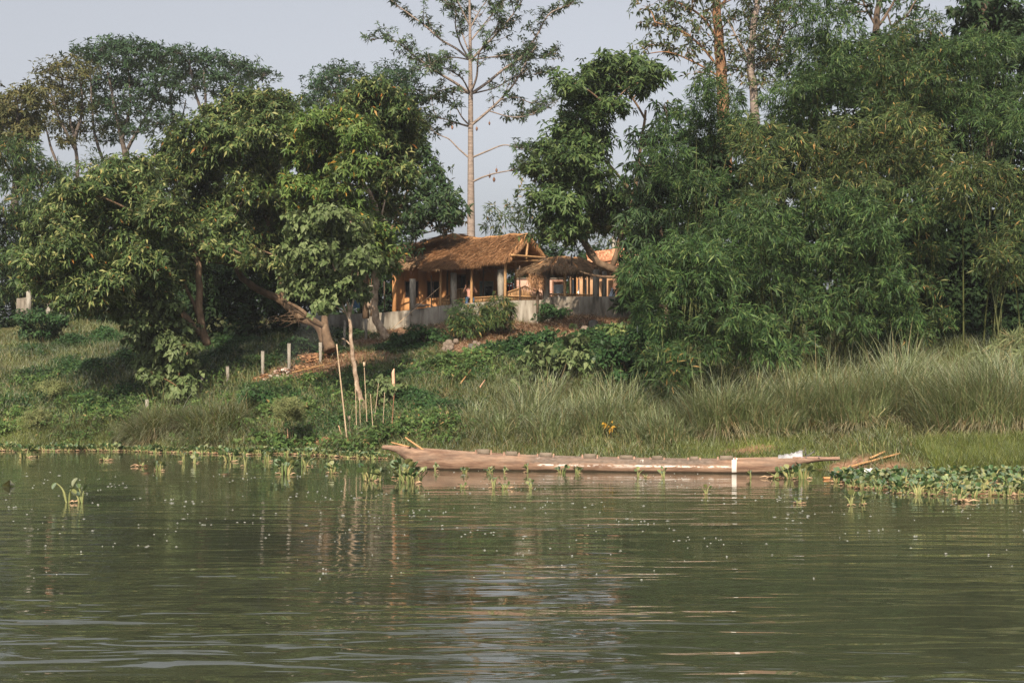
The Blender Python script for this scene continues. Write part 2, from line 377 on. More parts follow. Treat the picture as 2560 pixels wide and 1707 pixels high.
def build_water():
    m, nt, out = newmat('river_water')
    p = nt.nodes.new('ShaderNodeBsdfPrincipled')
    p.inputs['Base Color'].default_value = (.033, .038, .023, 1); p.inputs['Roughness'].default_value = .04
    p.inputs['IOR'].default_value = 1.45; p.inputs['Specular IOR Level'].default_value = .5
    geo = nt.nodes.new('ShaderNodeNewGeometry')
    def nz(scale, detail, rough=.5, dist=0.0, rot=0.0):
        mp = nt.nodes.new('ShaderNodeMapping'); mp.inputs['Scale'].default_value = scale; mp.inputs['Rotation'].default_value = (0, 0, rot)
        nt.links.new(geo.outputs['Position'], mp.inputs[0])
        n = nt.nodes.new('ShaderNodeTexNoise'); n.inputs['Scale'].default_value = 1; n.inputs['Detail'].default_value = detail
        n.inputs['Roughness'].default_value = rough; n.inputs['Distortion'].default_value = dist
        nt.links.new(mp.outputs[0], n.inputs[0]); return n.outputs[0]
    def math_(op, a, b):
        k = nt.nodes.new('ShaderNodeMath'); k.operation = op
        for i, v in enumerate((a, b)):
            if isinstance(v, (int, float)): k.inputs[i].default_value = v
            else: nt.links.new(v, k.inputs[i])
        return k.outputs[0]
    swell = nz((.85, 2.9, 1), 1.5, .45, .6, math.radians(4))
    rip = nz((.42, 2.1, 1), 2.0, .45, .35, math.radians(-3))
    fine = nz((1.2, 5.0, 1), 2.0, .5, .2, math.radians(5))
    patch = nz((.10, .26, 1), 2.0, .5)
    pr = nt.nodes.new('ShaderNodeMapRange'); pr.inputs[1].default_value = .40; pr.inputs[2].default_value = .64
    pr.inputs[3].default_value = .4; pr.inputs[4].default_value = 1.8
    nt.links.new(patch, pr.inputs[0])
    # the river is calmer in the lee of the bank
    sep = nt.nodes.new('ShaderNodeSeparateXYZ'); nt.links.new(geo.outputs['Position'], sep.inputs[0])
    def lee_(a, b, v):
        l = nt.nodes.new('ShaderNodeMapRange'); l.inputs[1].default_value = a; l.inputs[2].default_value = b
        l.inputs[3].default_value = 1.0; l.inputs[4].default_value = v; nt.links.new(sep.outputs[1], l.inputs[0]); return l.outputs[0]
    h = math_('ADD', math_('MULTIPLY', math_('MULTIPLY', swell, .040), lee_(12, 24, .12)), math_('MULTIPLY', math_('ADD', math_('MULTIPLY', math_('MULTIPLY', rip, .023), lee_(22, 36, .34)), math_('MULTIPLY', math_('MULTIPLY', fine, .0032), lee_(11, 20, .12))), 1.0))
    h = math_('MULTIPLY', h, pr.outputs[0])
    bp = nt.nodes.new('ShaderNodeBump'); bp.inputs['Strength'].default_value = 1.0; bp.inputs['Distance'].default_value = 1.0
    nt.links.new(h, bp.inputs['Height']); nt.links.new(bp.outputs[0], p.inputs['Normal'])
    nt.links.new(p.outputs[0], out.inputs[0])
    mb = MB()
    mb.add([(-850, -300, 0), (850, -300, 0), (850, 90, 0), (-850, 90, 0)], [(0, 1, 2, 3)])
    o = mb.build('water', m)
    tag(o, 'murky green river with fine ripples', 'water', kind='structure')

# ------------------------------------------------------------------ foliage builders
def leaves(mb, C, D, N, L, W, fold=.18, droop=.12):
    D = unit(D); S = unit(np.cross(D, N)); N = np.cross(S, D)
    L = np.broadcast_to(L, (len(C),))[:, None]; W = np.broadcast_to(W, (len(C),))[:, None]
    tip = C + D * L - UP * droop * L
    mid = C + D * L * .42 + N * fold * W
    l = mid - S * W * .5; r = mid + S * W * .5
    V = np.stack([C, r, tip, l], 1).reshape(-1, 3)
    i = np.arange(len(C))[:, None] * 4
    T = np.concatenate([i + [0, 1, 2], i + [0, 2, 3]], 0)
    mb.add(V, T=T)

def rosettes(mb, rng, C, A, k, L, W, spread=70, droop=.35, fold=.18, jit=.25):
    n = len(C); A = unit(A)
    ref = np.where(np.abs(A[:, 2:3]) > .9, np.array([[1., 0, 0]]), np.array([[0, 0, 1.]]))
    E1 = unit(np.cross(A, ref)); E2 = np.cross(A, E1)
    ph = (np.arange(k)[None] / k * 2 * np.pi) + rng.uniform(0, 2 * np.pi, (n, 1)) + rng.normal(0, .25, (n, k))
    al = np.radians(spread) * (1 + rng.normal(0, .22, (n, k)))
    D = np.cos(al)[..., None] * A[:, None] + np.sin(al)[..., None] * (np.cos(ph)[..., None] * E1[:, None] + np.sin(ph)[..., None] * E2[:, None])
    D = D + rng.normal(0, jit, D.shape) * .5
    D[..., 2] -= droop * rng.uniform(.5, 1.5, D.shape[:2])
    D = unit(D)
    N = A[:, None] + UP * .3 + rng.normal(0, .2, D.shape)
    s = rng.uniform(.7, 1.2, (n, k))
    CC = (C[:, None] + rng.normal(0, .04, D.shape)).reshape(-1, 3)
    leaves(mb, CC, D.reshape(-1, 3), N.reshape(-1, 3), (L * s).ravel(), (W * s).ravel(), fold, droop * .35)

def sph(rng, n):
    v = rng.normal(size=(n, 3)); return unit(v)

def blob_world(b, Y, rng, yj=1.0, k=1.06):
    """(px, py, rx px, ry px[, dy m]) -> centre, radii in metres"""
    dy = b[4] if len(b) > 4 else rng.uniform(-yj, yj)
    c = P(b[0], b[1], Y + dy); s = (Y + dy) / FPX
    return c, np.array([b[2] * s * k, max(1.0 * b[2] * s, .8), b[3] * s * k])

def shell_points(rng, c, r, n, inner=.55, low=-.75):
    d = sph(rng, n * 2); d = d[d[:, 2] > low][:n]
    u = inner + (1.03 - inner) * rng.uniform(0, 1, (len(d), 1)) ** .6
    lump = 1 + .13 * np.sin(d[:, :1] * 5 + c[0]) + .11 * np.sin(d[:, 2:3] * 6 + c[2] * 3) + .08 * np.sin(d[:, 1:2] * 9 + c[1])
    return c + d * r * u * lump, d

def ell_area(r):
    a, b, c = r
    return 4 * np.pi * (((a * b) ** 1.6 + (a * c) ** 1.6 + (b * c) ** 1.6) / 3) ** (1 / 1.6)

def crown_rosette(mb, rng, blobs, sp):
    for c, r in blobs:
        n1 = max(4, int(ell_area(r) * sp.get('d1', 1.5)))
        p1, d1 = shell_points(rng, c, r, n1, sp.get('inner', .5), sp.get('low', -.8))
        k2 = sp.get('n2', 5); sg = sp.get('sig', .28)
        off = rng.normal(0, 1, (len(p1), k2, 3)) * np.array([sg, sg, sg * sp.get('flat', .6)])
        C = (p1[:, None] + off).reshape(-1, 3)
        A = np.repeat(d1 * np.array([.8, .8, .5]), k2, 0) + UP * sp.get('up', .7) + rng.normal(0, .3, (len(C), 3))
        rosettes(mb, rng, C, A, sp.get('k', 7), sp['L'], sp['W'], sp.get('spread', 75), sp.get('droop', .35), sp.get('fold', .18))

def crown_bamboo(mb, rng, blobs, sp):
    """short arching twigs with narrow leaves spreading in stars from their joints"""
    for c, r in blobs:
        n1 = max(4, int(ell_area(r) * sp.get('d1', 2.2)))
        p1, d1 = shell_points(rng, c, r, n1, sp.get('inner', .5), sp.get('low', -.7))
        nt_ = 3
        tw = d1[:, None] * np.array([.9, .9, .6]) + rng.normal(0, .55, (len(p1), nt_, 3)) + UP * .1
        dr = unit(tw); pos = np.repeat(p1[:, None], nt_, 1); nseg = sp.get('seg', 2); step = sp.get('step', .16)
        for s in range(nseg):
            dr = unit(dr - UP * rng.uniform(.1, .45, dr.shape[:2] + (1,)))
            pos = pos + dr * step
            k = 4 if s < nseg - 1 else 6
            C = np.repeat(pos.reshape(-1, 3), k, 0); D0 = np.repeat(dr.reshape(-1, 3), k, 0)
            D = D0 * .75 + rng.normal(0, .62, D0.shape) - UP * sp.get('droop', .3)
            N = UP * .8 + np.array([0, -.35, 0]) + rng.normal(0, .4, D.shape)
            f = rng.uniform(.6, 1.2, len(C))
            leaves(mb, C + rng.normal(0, .02, C.shape), D, N, sp['L'] * f, sp['W'] * f, .1, .10)

def bez(a, b, lift, rng, n=7, wob=.12):
    m = (a + b) / 2 + UP * lift + rng.normal(0, wob, 3) * np.linalg.norm(b - a)
    t = np.linspace(0, 1, n)[:, None]
    return (1 - t) ** 2 * a + 2 * t * (1 - t) * m + t ** 2 * b

def limbs(mb, rng, skel, blobs, r0=.07, twigs=5, twig_r=.016, lift=.2):
    """branches from the trunks to every foliage mass, then twigs spreading through it"""
    sk = np.concatenate(skel); order = sorted(range(len(blobs)), key=lambda i: np.min(np.linalg.norm(sk - blobs[i][0], axis=1)))
    for i in order:
        c, r = blobs[i]
        d = np.linalg.norm(sk - c, axis=1) + np.maximum(sk[:, 2] - c[2] + .2, 0) * 2.0
        a = sk[np.argmin(d)]
        L = np.linalg.norm(c - a)
        if L > .15:
            p = bez(a, c, lift * L * .4, rng); rr = min(r0, .018 * L + .02)
            mb.tube(p, [rr, rr * .45], 5, caps=False); sk = np.concatenate([sk, p[2:]])
        for _ in range(twigs):
            e = c + sph(rng, 1)[0] * r * rng.uniform(.5, .95)
            mb.tube(bez(c, e, .1, rng, 4), [twig_r, twig_r * .4], 4, caps=False)

def tree(name, label, cat, trunks, blobs_px, Y, sp, leafm, barkm, seed, group=None, kind='rosette', r0=.07, twigs=5, yj=1.2, fwd=0.0, base=None, crown_name='crown', twig_r=.016):
    """trunks: list of (list of (px, py[, dY]), radius start, radius end)"""
    rng = np.random.default_rng(seed)
    tp = []
    tb = MB()
    for pts, ra, rb in trunks:
        w = [P(q[0], q[1], Y + (q[2] if len(q) > 2 else 0)) for q in pts]
        path = smooth_path(w, 6)
        path = path + np.stack([.02 * np.sin(np.arange(len(path)) * 1.3 + seed), np.zeros(len(path)), np.zeros(len(path))], 1) * min(1, ra * 6)
        tb.tube(path, np.linspace(ra, rb, 8), 9); tp.append(path)
    b0 = tp[0][0] if base is None else np.asarray(base)
    t = thing(name, label, cat, b0, group)
    blobs = [blob_world(b, Y + fwd, rng, yj) for b in blobs_px]
    limbs(tb, rng, tp, blobs, r0, twigs, twig_r)
    tb.build('trunk', barkm, t, smooth=True)
    cb = MB()
    (crown_rosette if kind == 'rosette' else crown_bamboo)(cb, rng, blobs, sp)
    cb.build(crown_name, leafm, t)
    return t

def blades(mb, rng, B, az, lean, L, W, arch=1.0, seg=3):
    """grass blades: base points, compass direction, first lean from upright, length, width"""
    n = len(B)
    hd = np.stack([np.cos(az), np.sin(az), np.zeros(n)], 1)
    side = np.stack([-np.sin(az), np.cos(az), np.zeros(n)], 1)
    side = unit(side + rng.normal(0, .5, (n, 3)) * np.array([1, 1, .1]))
    pos = B.copy(); ang = lean.copy(); rows = []
    for s in range(seg + 1):
        w = W * (1 - (s / seg) ** 1.5) * .5
        if s < seg: rows += [pos - side * w[:, None], pos + side * w[:, None]]
        else: rows += [pos]
        ang2 = np.minimum(ang, 2.4)
        pos = pos + (hd * np.sin(ang2)[:, None] + UP * np.cos(ang2)[:, None]) * (L / seg)[:, None]
        ang = ang + arch * rng.uniform(.2, .8, n)
    k = 2 * seg + 1
    V = np.stack(rows, 1).reshape(-1, 3); i = np.arange(n)[:, None] * k
    Q = np.concatenate([i + [2 * s, 2 * s + 1, 2 * s + 3, 2 * s + 2] for s in range(seg - 1)], 0) if seg > 1 else None
    T = i + [2 * seg - 2, 2 * seg - 1, 2 * seg]
    mb.add(V, Q, T)

def tussock(name, label, cat, base, rad, n, L, W, mat, seed, group=None, lean=(0.05, .5), arch=.8, wind=(-.6, 0.0), extra=None):
    rng = np.random.default_rng(seed)
    t = np.asarray(base, float); mb = MB()
    th = rng.uniform(0, 2 * np.pi, n); q = np.sqrt(rng.uniform(0, 1, n)) * rad
    B = np.stack([t[0] + q * np.cos(th), t[1] + q * np.sin(th) * .8, np.zeros(n)], 1); B[:, 2] = H(B[:, 0], B[:, 1]) - .03
    hx = np.cos(th) + wind[0] + rng.normal(0, .85, n); hy = np.sin(th) + wind[1] + rng.normal(0, .85, n)
    blades(mb, rng, B, np.arctan2(hy, hx), rng.uniform(lean[0], lean[1], n) * (.35 + q / rad), L * rng.uniform(.4, 1.15, n) * (1 + .18 * np.sin(3 * th + seed)), W * rng.uniform(.6, 1.35, n), arch * rng.uniform(.5, 1.5, n), 4)
    k = max(4, n // 40); a_ = rng.uniform(0, 6.28, k)
    blades(mb, rng, B[:k] , a_, rng.uniform(.02, .25, k), L * rng.uniform(1.15, 1.45, k), np.full(k, W * .7), .25, 4)
    o = mb.build(name, mat, base=t); tag(o, label, cat, group)
    if extra:
        m2 = MB(); n2 = extra[1]
        th = rng.uniform(0, 2 * np.pi, n2); q = np.sqrt(rng.uniform(0, 1, n2)) * rad
        B = np.stack([t[0] + q * np.cos(th), t[1] + q * np.sin(th) * .8, np.zeros(n2)], 1); B[:, 2] = H(B[:, 0], B[:, 1]) - .03
        hx = np.cos(th) + wind[0]; hy = np.sin(th) + wind[1]
        blades(m2, rng, B, np.arctan2(hy, hx), rng.uniform(.5, 1.1, n2), L * .7 * rng.uniform(.5, 1.1, n2), W * np.ones(n2), 1.3, 4)
        m2.build('dry_blades', extra[0], o)
    return o

build_ground(); build_water()

# ------------------------------------------------------------------ houses on the terrace
def thatch_slope(name, parent, e0, e1, r1, r0, thick, seed, n, straw='straw', L=.42, fringe=True, body='thatch', sag=.05):
    """one thatched slope: eave corners e0 e1, ridge corners r1 r0; a slab with courses of straw laid over it"""
    rng = np.random.default_rng(seed)
    e0, e1, r1, r0 = [np.asarray(v, float) for v in (e0, e1, r1, r0)]
    nrm = unit(np.cross(e1 - e0, r0 - e0)); nrm = nrm if nrm[2] > 0 else -nrm
    ns, nt_ = 18, 8; s = np.linspace(0, 1, ns); t = np.linspace(0, 1, nt_)
    S, T = np.meshgrid(s, t, indexing='ij')
    def pt(S, T):
        S = S[..., None]; T = T[..., None]
        p = (e0 * (1 - S) + e1 * S) * (1 - T) + (r0 * (1 - S) + r1 * S) * T
        return p - UP * sag * np.sin(np.pi * S) + UP * (.03 * np.sin(S * 23 + seed) + .025 * np.sin(S * 9.1 + T * 7))
    top = pt(S, T) + nrm * thick * .5; bot = pt(S, T) - nrm * thick * .5
    mb = MB(); a = np.arange(ns * nt_).reshape(ns, nt_); q = []
    for i in range(ns - 1):
        for j in range(nt_ - 1):
            q.append((a[i, j], a[i + 1, j], a[i + 1, j + 1], a[i, j + 1]))
    q = np.array(q); m = ns * nt_
    sides = []
    for i in range(ns - 1):
        sides += [(a[i, 0], a[i, 0] + m, a[i + 1, 0] + m, a[i + 1, 0]), (a[i, -1], a[i + 1, -1], a[i + 1, -1] + m, a[i, -1] + m)]
    for j in range(nt_ - 1):
        sides += [(a[0, j], a[0, j + 1], a[0, j + 1] + m, a[0, j] + m), (a[-1, j], a[-1, j] + m, a[-1, j + 1] + m, a[-1, j + 1])]
    mb.add(np.concatenate([top.reshape(-1, 3), bot.reshape(-1, 3)]), np.concatenate([q, q[:, ::-1] + m, np.array(sides)]))
    o = mb.build(name, M[body], parent)
    sb = MB()
    T1 = np.floor(rng.uniform(0, 1, n) * 9) / 9 + rng.normal(0, .035, n); S1 = rng.uniform(0, 1, n)
    if fringe:
        T1 = np.concatenate([np.clip(T1, 0.02, 1), rng.uniform(-.01, .06, n // 4), T1[:0]]); S1 = np.concatenate([S1, rng.uniform(-.005, 1.005, n // 4)])
    B = pt(np.clip(S1, 0, 1), T1) + nrm * (thick * .5 + rng.uniform(-.01, .05, len(S1)))[:, None]
    down = unit((e0 + e1) / 2 - (r0 + r1) / 2)
    D = down + rng.normal(0, .16, B.shape) + nrm * rng.normal(.02, .07, (len(B), 1))
    if fringe: D[n:] -= UP * .35
    leaves(sb, B, D, np.broadcast_to(nrm, B.shape) + rng.normal(0, .3, B.shape), L * rng.uniform(.5, 1.2, len(B)), rng.uniform(.012, .028, len(B)), .1, .10)
    if fringe:   # ragged verges
        k = n // 8
        for (p0, p1) in ((e0, r0), (e1, r1)):
            t_ = rng.uniform(0, 1, k)[:, None]; B = p0 * (1 - t_) + p1 * t_ - UP * rng.uniform(0, thick * .6, (k, 1))
            leaves(sb, B, down * .6 - UP * .7 + rng.normal(0, .25, B.shape), np.broadcast_to(nrm, B.shape), .22 * rng.uniform(.4, 1.2, k), np.full(k, .02), .1, .1)
    sb.build('straw', M[straw], o)
    return o

def bar(name, a, b, r, mat, parent=None, sides=8, label=None, cat=None, group=None, nodes=0):
    mb = MB(); a = np.asarray(a, float); b = np.asarray(b, float)
    p = a + (b - a) * np.linspace(0, 1, 9)[:, None]; rr = np.broadcast_to(np.atleast_1d(r), (len(np.atleast_1d(r)),))
    mb.tube(p, rr, sides)
    if nodes:
        for t in (np.arange(nodes) + .5) / nodes:
            c = a + (b - a) * t; u = unit(b - a); k = float(np.interp(t, np.linspace(0, 1, len(rr)), rr))
            mb.tube([c - u * .012, c, c + u * .012], [k * 1.02, k * 1.13, k * 1.02], sides)
    o = mb.build(name, mat, parent, base=None if parent is not None else a, smooth=False)
    if label: tag(o, label, cat, group)
    return o

FLOOR = 5.55
def XZ(px, py, Y): q = P(px, py, Y); return q[0], q[2]

def mud_house():
    YW = 69.2
    t = thing('thatched_house', 'ochre mud house with gabled thatch roof and low straw eave over its front', 'house', (-3.2, 69.6, FLOOR))
    x0, _ = XZ(397, 300, YW); x1, _ = XZ(503, 300, YW)
    # front wall as strips round the openings: (px0, px1, top, bottom) rows in the picture
    ops = [(404.5, 418.6, 280.3, 297.8), (426.6, 439.7, 280.3, 297.8), (455.5, 466, 274, 311), (479.5, 493.5, 280.5, 297)]
    w = MB(); zt = 8.32; zb = 5.1
    xs = [x0]
    for a, b, c, d in ops: xs += [XZ(a, c, YW)[0], XZ(b, c, YW)[0]]
    xs += [x1]
    for i in range(0, len(xs), 2):
        w.box(((xs[i] + xs[i + 1]) / 2, YW + .12, (zt + zb) / 2), (xs[i + 1] - xs[i], .24, zt - zb))
    for a, b, c, d in ops:
        xa, z1 = XZ(a, c, YW); xb, z0 = XZ(b, d, YW)
        w.box(((xa + xb) / 2, YW + .12, (zt + z1) / 2), (xb - xa, .24, zt - z1))
        w.box(((xa + xb) / 2, YW + .12, (z0 + zb) / 2), (xb - xa, .24, z0 - zb))
    # gable above, sides and back
    xl, zl = XZ(392, 254, YW); xa, za = XZ(452.5, 236.5, YW); xr = 2 * xa - xl
    ya, yb = YW, YW + .24
    w.add([(xl, ya, zt), (xr, ya, zt), (xa, ya, za), (xl, yb, zt), (xr, yb, zt), (xa, yb, za)],
          [(0, 1, 4, 3), (1, 2, 5, 4), (2, 0, 3, 5)], [(0, 2, 1), (3, 4, 5)])
    w.box((x0 + .12, YW + 2.74, (zt + zb) / 2), (.24, 5, zt - zb)); w.box((x1 - .12, YW + 2.74, (zt + zb) / 2), (.24, 5, zt - zb))
    w.box(((x0 + x1) / 2, YW + 5.36, (zt + zb) / 2), (x1 - x0, .24, zt - zb))
    w.build('wall', M['mud'], t)
    for k, (a, b, c, d) in enumerate(ops):
        xa_, z1 = XZ(a, c, YW); xb_, z0 = XZ(b, d, YW); cx = (xa_ + xb_) / 2; cz = (z0 + z1) / 2; ww = xb_ - xa_; hh = z1 - z0
        if k < 2:
            f = MB(); f.box((cx, YW + .16, cz), (ww, .03, hh)); fo = f.build('window', M['glassdark'], t)
            g = MB()
            for sx_ in (-1, 1): g.box((cx + sx_ * (ww / 2 - .025), YW + .10, cz), (.05, .07, hh))
            g.box((cx, YW + .10, z1 - .025), (ww - .1, .07, .05)); g.box((cx, YW + .10, z0 + .025), (ww - .1, .07, .05))
            g.box((cx, YW + .11, cz), (.035, .05, hh - .1)); g.build('frame', M['timber'], fo)
        elif k == 2:
            f = MB(); f.box((cx + ww * .22, YW + .16, cz), (ww * .5, .04, hh)); fo = f.build('door', M['glassdark'], t)  # dark panel stands in for the unlit open half of the doorway
            g = MB(); g.box((cx - ww * .26, YW + .14, cz), (ww * .44, .06, hh)); g.build('door_leaf', M['timber'], fo)
            g = MB()
            for sx_ in (-1, 1): g.box((cx + sx_ * (ww / 2 - .03), YW + .07, cz), (.06, .1, hh))
            g.box((cx, YW + .07, z1 - .03), (ww - .12, .1, .06)); g.build('frame', M['timber'], fo)
        else:
            f = MB(); f.box((cx, YW + .17, cz), (ww, .03, hh)); fo = f.build('window', M['glassdark'], t)
            g = MB(); g.box((cx - ww * .3, YW + .12, cz), (ww * .38, .04, hh - .06)); g.box((cx + ww * .15, YW + .12, z1 - hh * .17), (ww * .52, .04, hh * .3))
            g.build('shutter', M['greenpaint'], fo)
            g = MB()
            for sx_ in (-1, 1): g.box((cx + sx_ * (ww / 2 - .025), YW + .06, cz), (.05, .08, hh))
            g.box((cx, YW + .06, z1 - .026), (ww - .102, .08, .05)); g.box((cx, YW + .06, z0 + .026), (ww - .102, .08, .05))
            g.build('frame', M['greenpaint'], fo)
    # upper gabled roof
    yf = YW - .45; ybk = YW + 5.8
    xl, zl = XZ(387, 252.5, yf); xa, za = XZ(452.5, 234.5, yf); xr = 2 * xa - xl
    for k, (xe, nm) in enumerate(((xl, 'roof'), (xr, 'roof'))):
        thatch_slope(nm, t, (xe, yf, zl), (xe, ybk, zl), (xa, ybk, za), (xa, yf, za), .2, 11 + k, 4500, 'straw')
    # lean-to over the front
    yE = 68.15; xe0, ze = XZ(387.5, 265.3, yE); xe1, _ = XZ(504, 265, yE); _, zr = XZ(400, 254.2, YW)
    thatch_slope('eave_roof', t, (xe0, yE, ze), (xe1, yE, ze), (xe1, YW - .02, zr), (xe0, YW - .02, zr), .13, 14, 5000, 'straw_grey', L=.35)
    bt = MB()
    for f in (.25, .5, .75):
        a = np.array([xe0, yE + (YW - yE) * f, ze + (zr - ze) * f + .12]); bt.tube([a, a + [(xe1 - xe0) * .42, 0, .0]], [.018, .018], 5)
    bt.build('roof_batten', M['dry_cane'], t)
    for px in (394.4, 448.6):
        x, z = XZ(px, 300, 68.45); mb = MB()
        mb.tube([(x, 68.45, 5.1), (x, 68.45, 6.2), (x, 68.45, ze - .02)], [.115, .105, .10], 14)
        mb.build('column', M['mud'], t, smooth=True)
    fl = MB(); fl.box(((x0 + x1) / 2, 68.78, 5.3), (x1 - x0 + .6, 1.5, .5)); fl.build('plinth', M['mud_dark'], t)

def veranda():
    EL = P(424, 264.8, 66.2); ER = P(509, 256.2, 64.0); RL = P(450.5, 239.2, 67.6); RR = P(528.8, 234.2, 65.5)
    t = thing('open_pavilion', 'open bamboo pavilion under the large golden thatch roof in front of the mud house', 'pavilion', (-1.6, 66, FLOOR))
    thatch_slope('roof', t, EL, ER, RR, RL, .2, 21, 17000, 'straw', L=.5, sag=.04)
    BL = np.array([2 * RL[0] - EL[0], 2 * RL[1] - EL[1], EL[2]]); BR = np.array([2 * RR[0] - ER[0], 2 * RR[1] - ER[1], ER[2]])
    thatch_slope('rear_roof', t, BR, BL, RL, RR, .2, 22, 1500, 'straw')
    zf = 5.4
    def post(px, py, Y, r, top, nm='post', mat='bamboo_pole'):
        x, _ = XZ(px, py, Y); bar(nm, (x, Y, zf), (x + .02, Y + .02, top), r, M[mat], t, nodes=6)
    post(440.3, 290, 66.1, .055, 7.62); post(471.3, 290, 65.3, .065, 7.72); post(505, 280, 64.25, .065, 7.86)
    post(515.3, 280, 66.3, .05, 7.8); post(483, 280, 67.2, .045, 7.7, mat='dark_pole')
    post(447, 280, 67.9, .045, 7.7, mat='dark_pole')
    # open right gable: king post, tie beam, rafters
    A = P(511, 254.8, 64.05); B = P(546, 257.6, 66.6)
    bar('tie_beam', A, B, .055, M['bamboo_pole'], t, nodes=7)
    K = A + (B - A) * .42; bar('king_post', K - [0, 0, .12], RR - [.02, .02, .16], .055, M['bamboo_pole'], t, nodes=3)
    u = unit(ER - EL)
    for f in (.09, .3, .55, .8):
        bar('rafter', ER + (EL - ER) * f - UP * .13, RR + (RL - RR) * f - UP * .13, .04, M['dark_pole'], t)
    bar('eave_beam', ER - UP * .16 - u * .1, EL - UP * .14 + u * .1, .05, M['bamboo_pole'], t, nodes=9)
    bar('cross_beam', P(505, 262, 64.4), P(546, 259.5, 67.2), .04, M['bamboo_pole'], t, nodes=5)

def YT(px): return 64.13 / (1 + .57 * (px - 512) / FPX)

def screens():
    """bamboo slat railings standing along the terrace wall"""
    def slats(name, label, pts_top, pts_bot, Y0, Y1, seed):
        rng = np.random.default_rng(seed)
        t = thing(name, label, 'railing', P(pts_bot[0][0], pts_bot[0][1], Y0))
        mb = MB(); n = int((pts_top[-1][0] - pts_top[0][0]) / 1.35)
        xs = np.linspace(pts_top[0][0], pts_top[-1][0], n)
        tx = [p[0] for p in pts_top]; ty = [p[1] for p in pts_top]; bx = [p[0] for p in pts_bot]; by = [p[1] for p in pts_bot]
        for x in xs:
            f = (x - xs[0]) / (xs[-1] - xs[0]); Y = Y0 + (Y1 - Y0) * f
            a = P(x + rng.normal(0, .1), np.interp(x, bx, by), Y); b = P(x + rng.normal(0, .12), np.interp(x, tx, ty) + rng.uniform(0, .3), Y)
            mb.tube([a, (a + b) / 2, b], [.026, .026, .024], 5)
        mb.build('slats', M['bamboo_pole'], t)
        for i in range(len(pts_top) - 1):
            f0 = (pts_top[i][0] - xs[0]) / (xs[-1] - xs[0]); f1 = (pts_top[i + 1][0] - xs[0]) / (xs[-1] - xs[0])
            a = P(*pts_top[i], Y0 + (Y1 - Y0) * f0 - .05); b = P(*pts_top[i + 1], Y0 + (Y1 - Y0) * f1 - .05)
            bar('top_rail', a, b, .032, M['bamboo_pole'], t, nodes=4)
        return t
    s1 = slats('bamboo_railing', 'low slatted bamboo railing between the two left concrete pillars', [(439, 300.6), (450, 299.4), (474, 297.3), (496, 296.0)], [(439, 306), (496, 302.5)], YT(439) + .45, YT(496) + .45, 5)
    s2 = slats('bamboo_railing', 'bamboo slat screen rising to a gable point under the open pavilion end', [(504, 293.2), (525, 285.8), (541.5, 293)], [(504, 301), (541.5, 301)], YT(504) + .4, YT(541) + .4, 6)
    a, b = P(504, 295.4, YT(504) + .33), P(541, 296.6, YT(541) + .33); bar('middle_rail', a, b, .028, M['bamboo_pole'], s2, nodes=4)
    slats('bamboo_railing', 'straight slatted bamboo railing beneath the small round thatch shelter', [(549.5, 293.6), (570, 294.0), (593, 294.8)], [(549.5, 299), (593, 299)], YT(549) + .45, YT(593) + .45, 7)
    slats('bamboo_railing', 'sloping bamboo screen half hidden behind the second concrete pillar', [(440, 299.5), (450, 294), (458, 289), (470, 287.5)], [(440, 305), (470, 304)], 67.2, 66.4, 8)

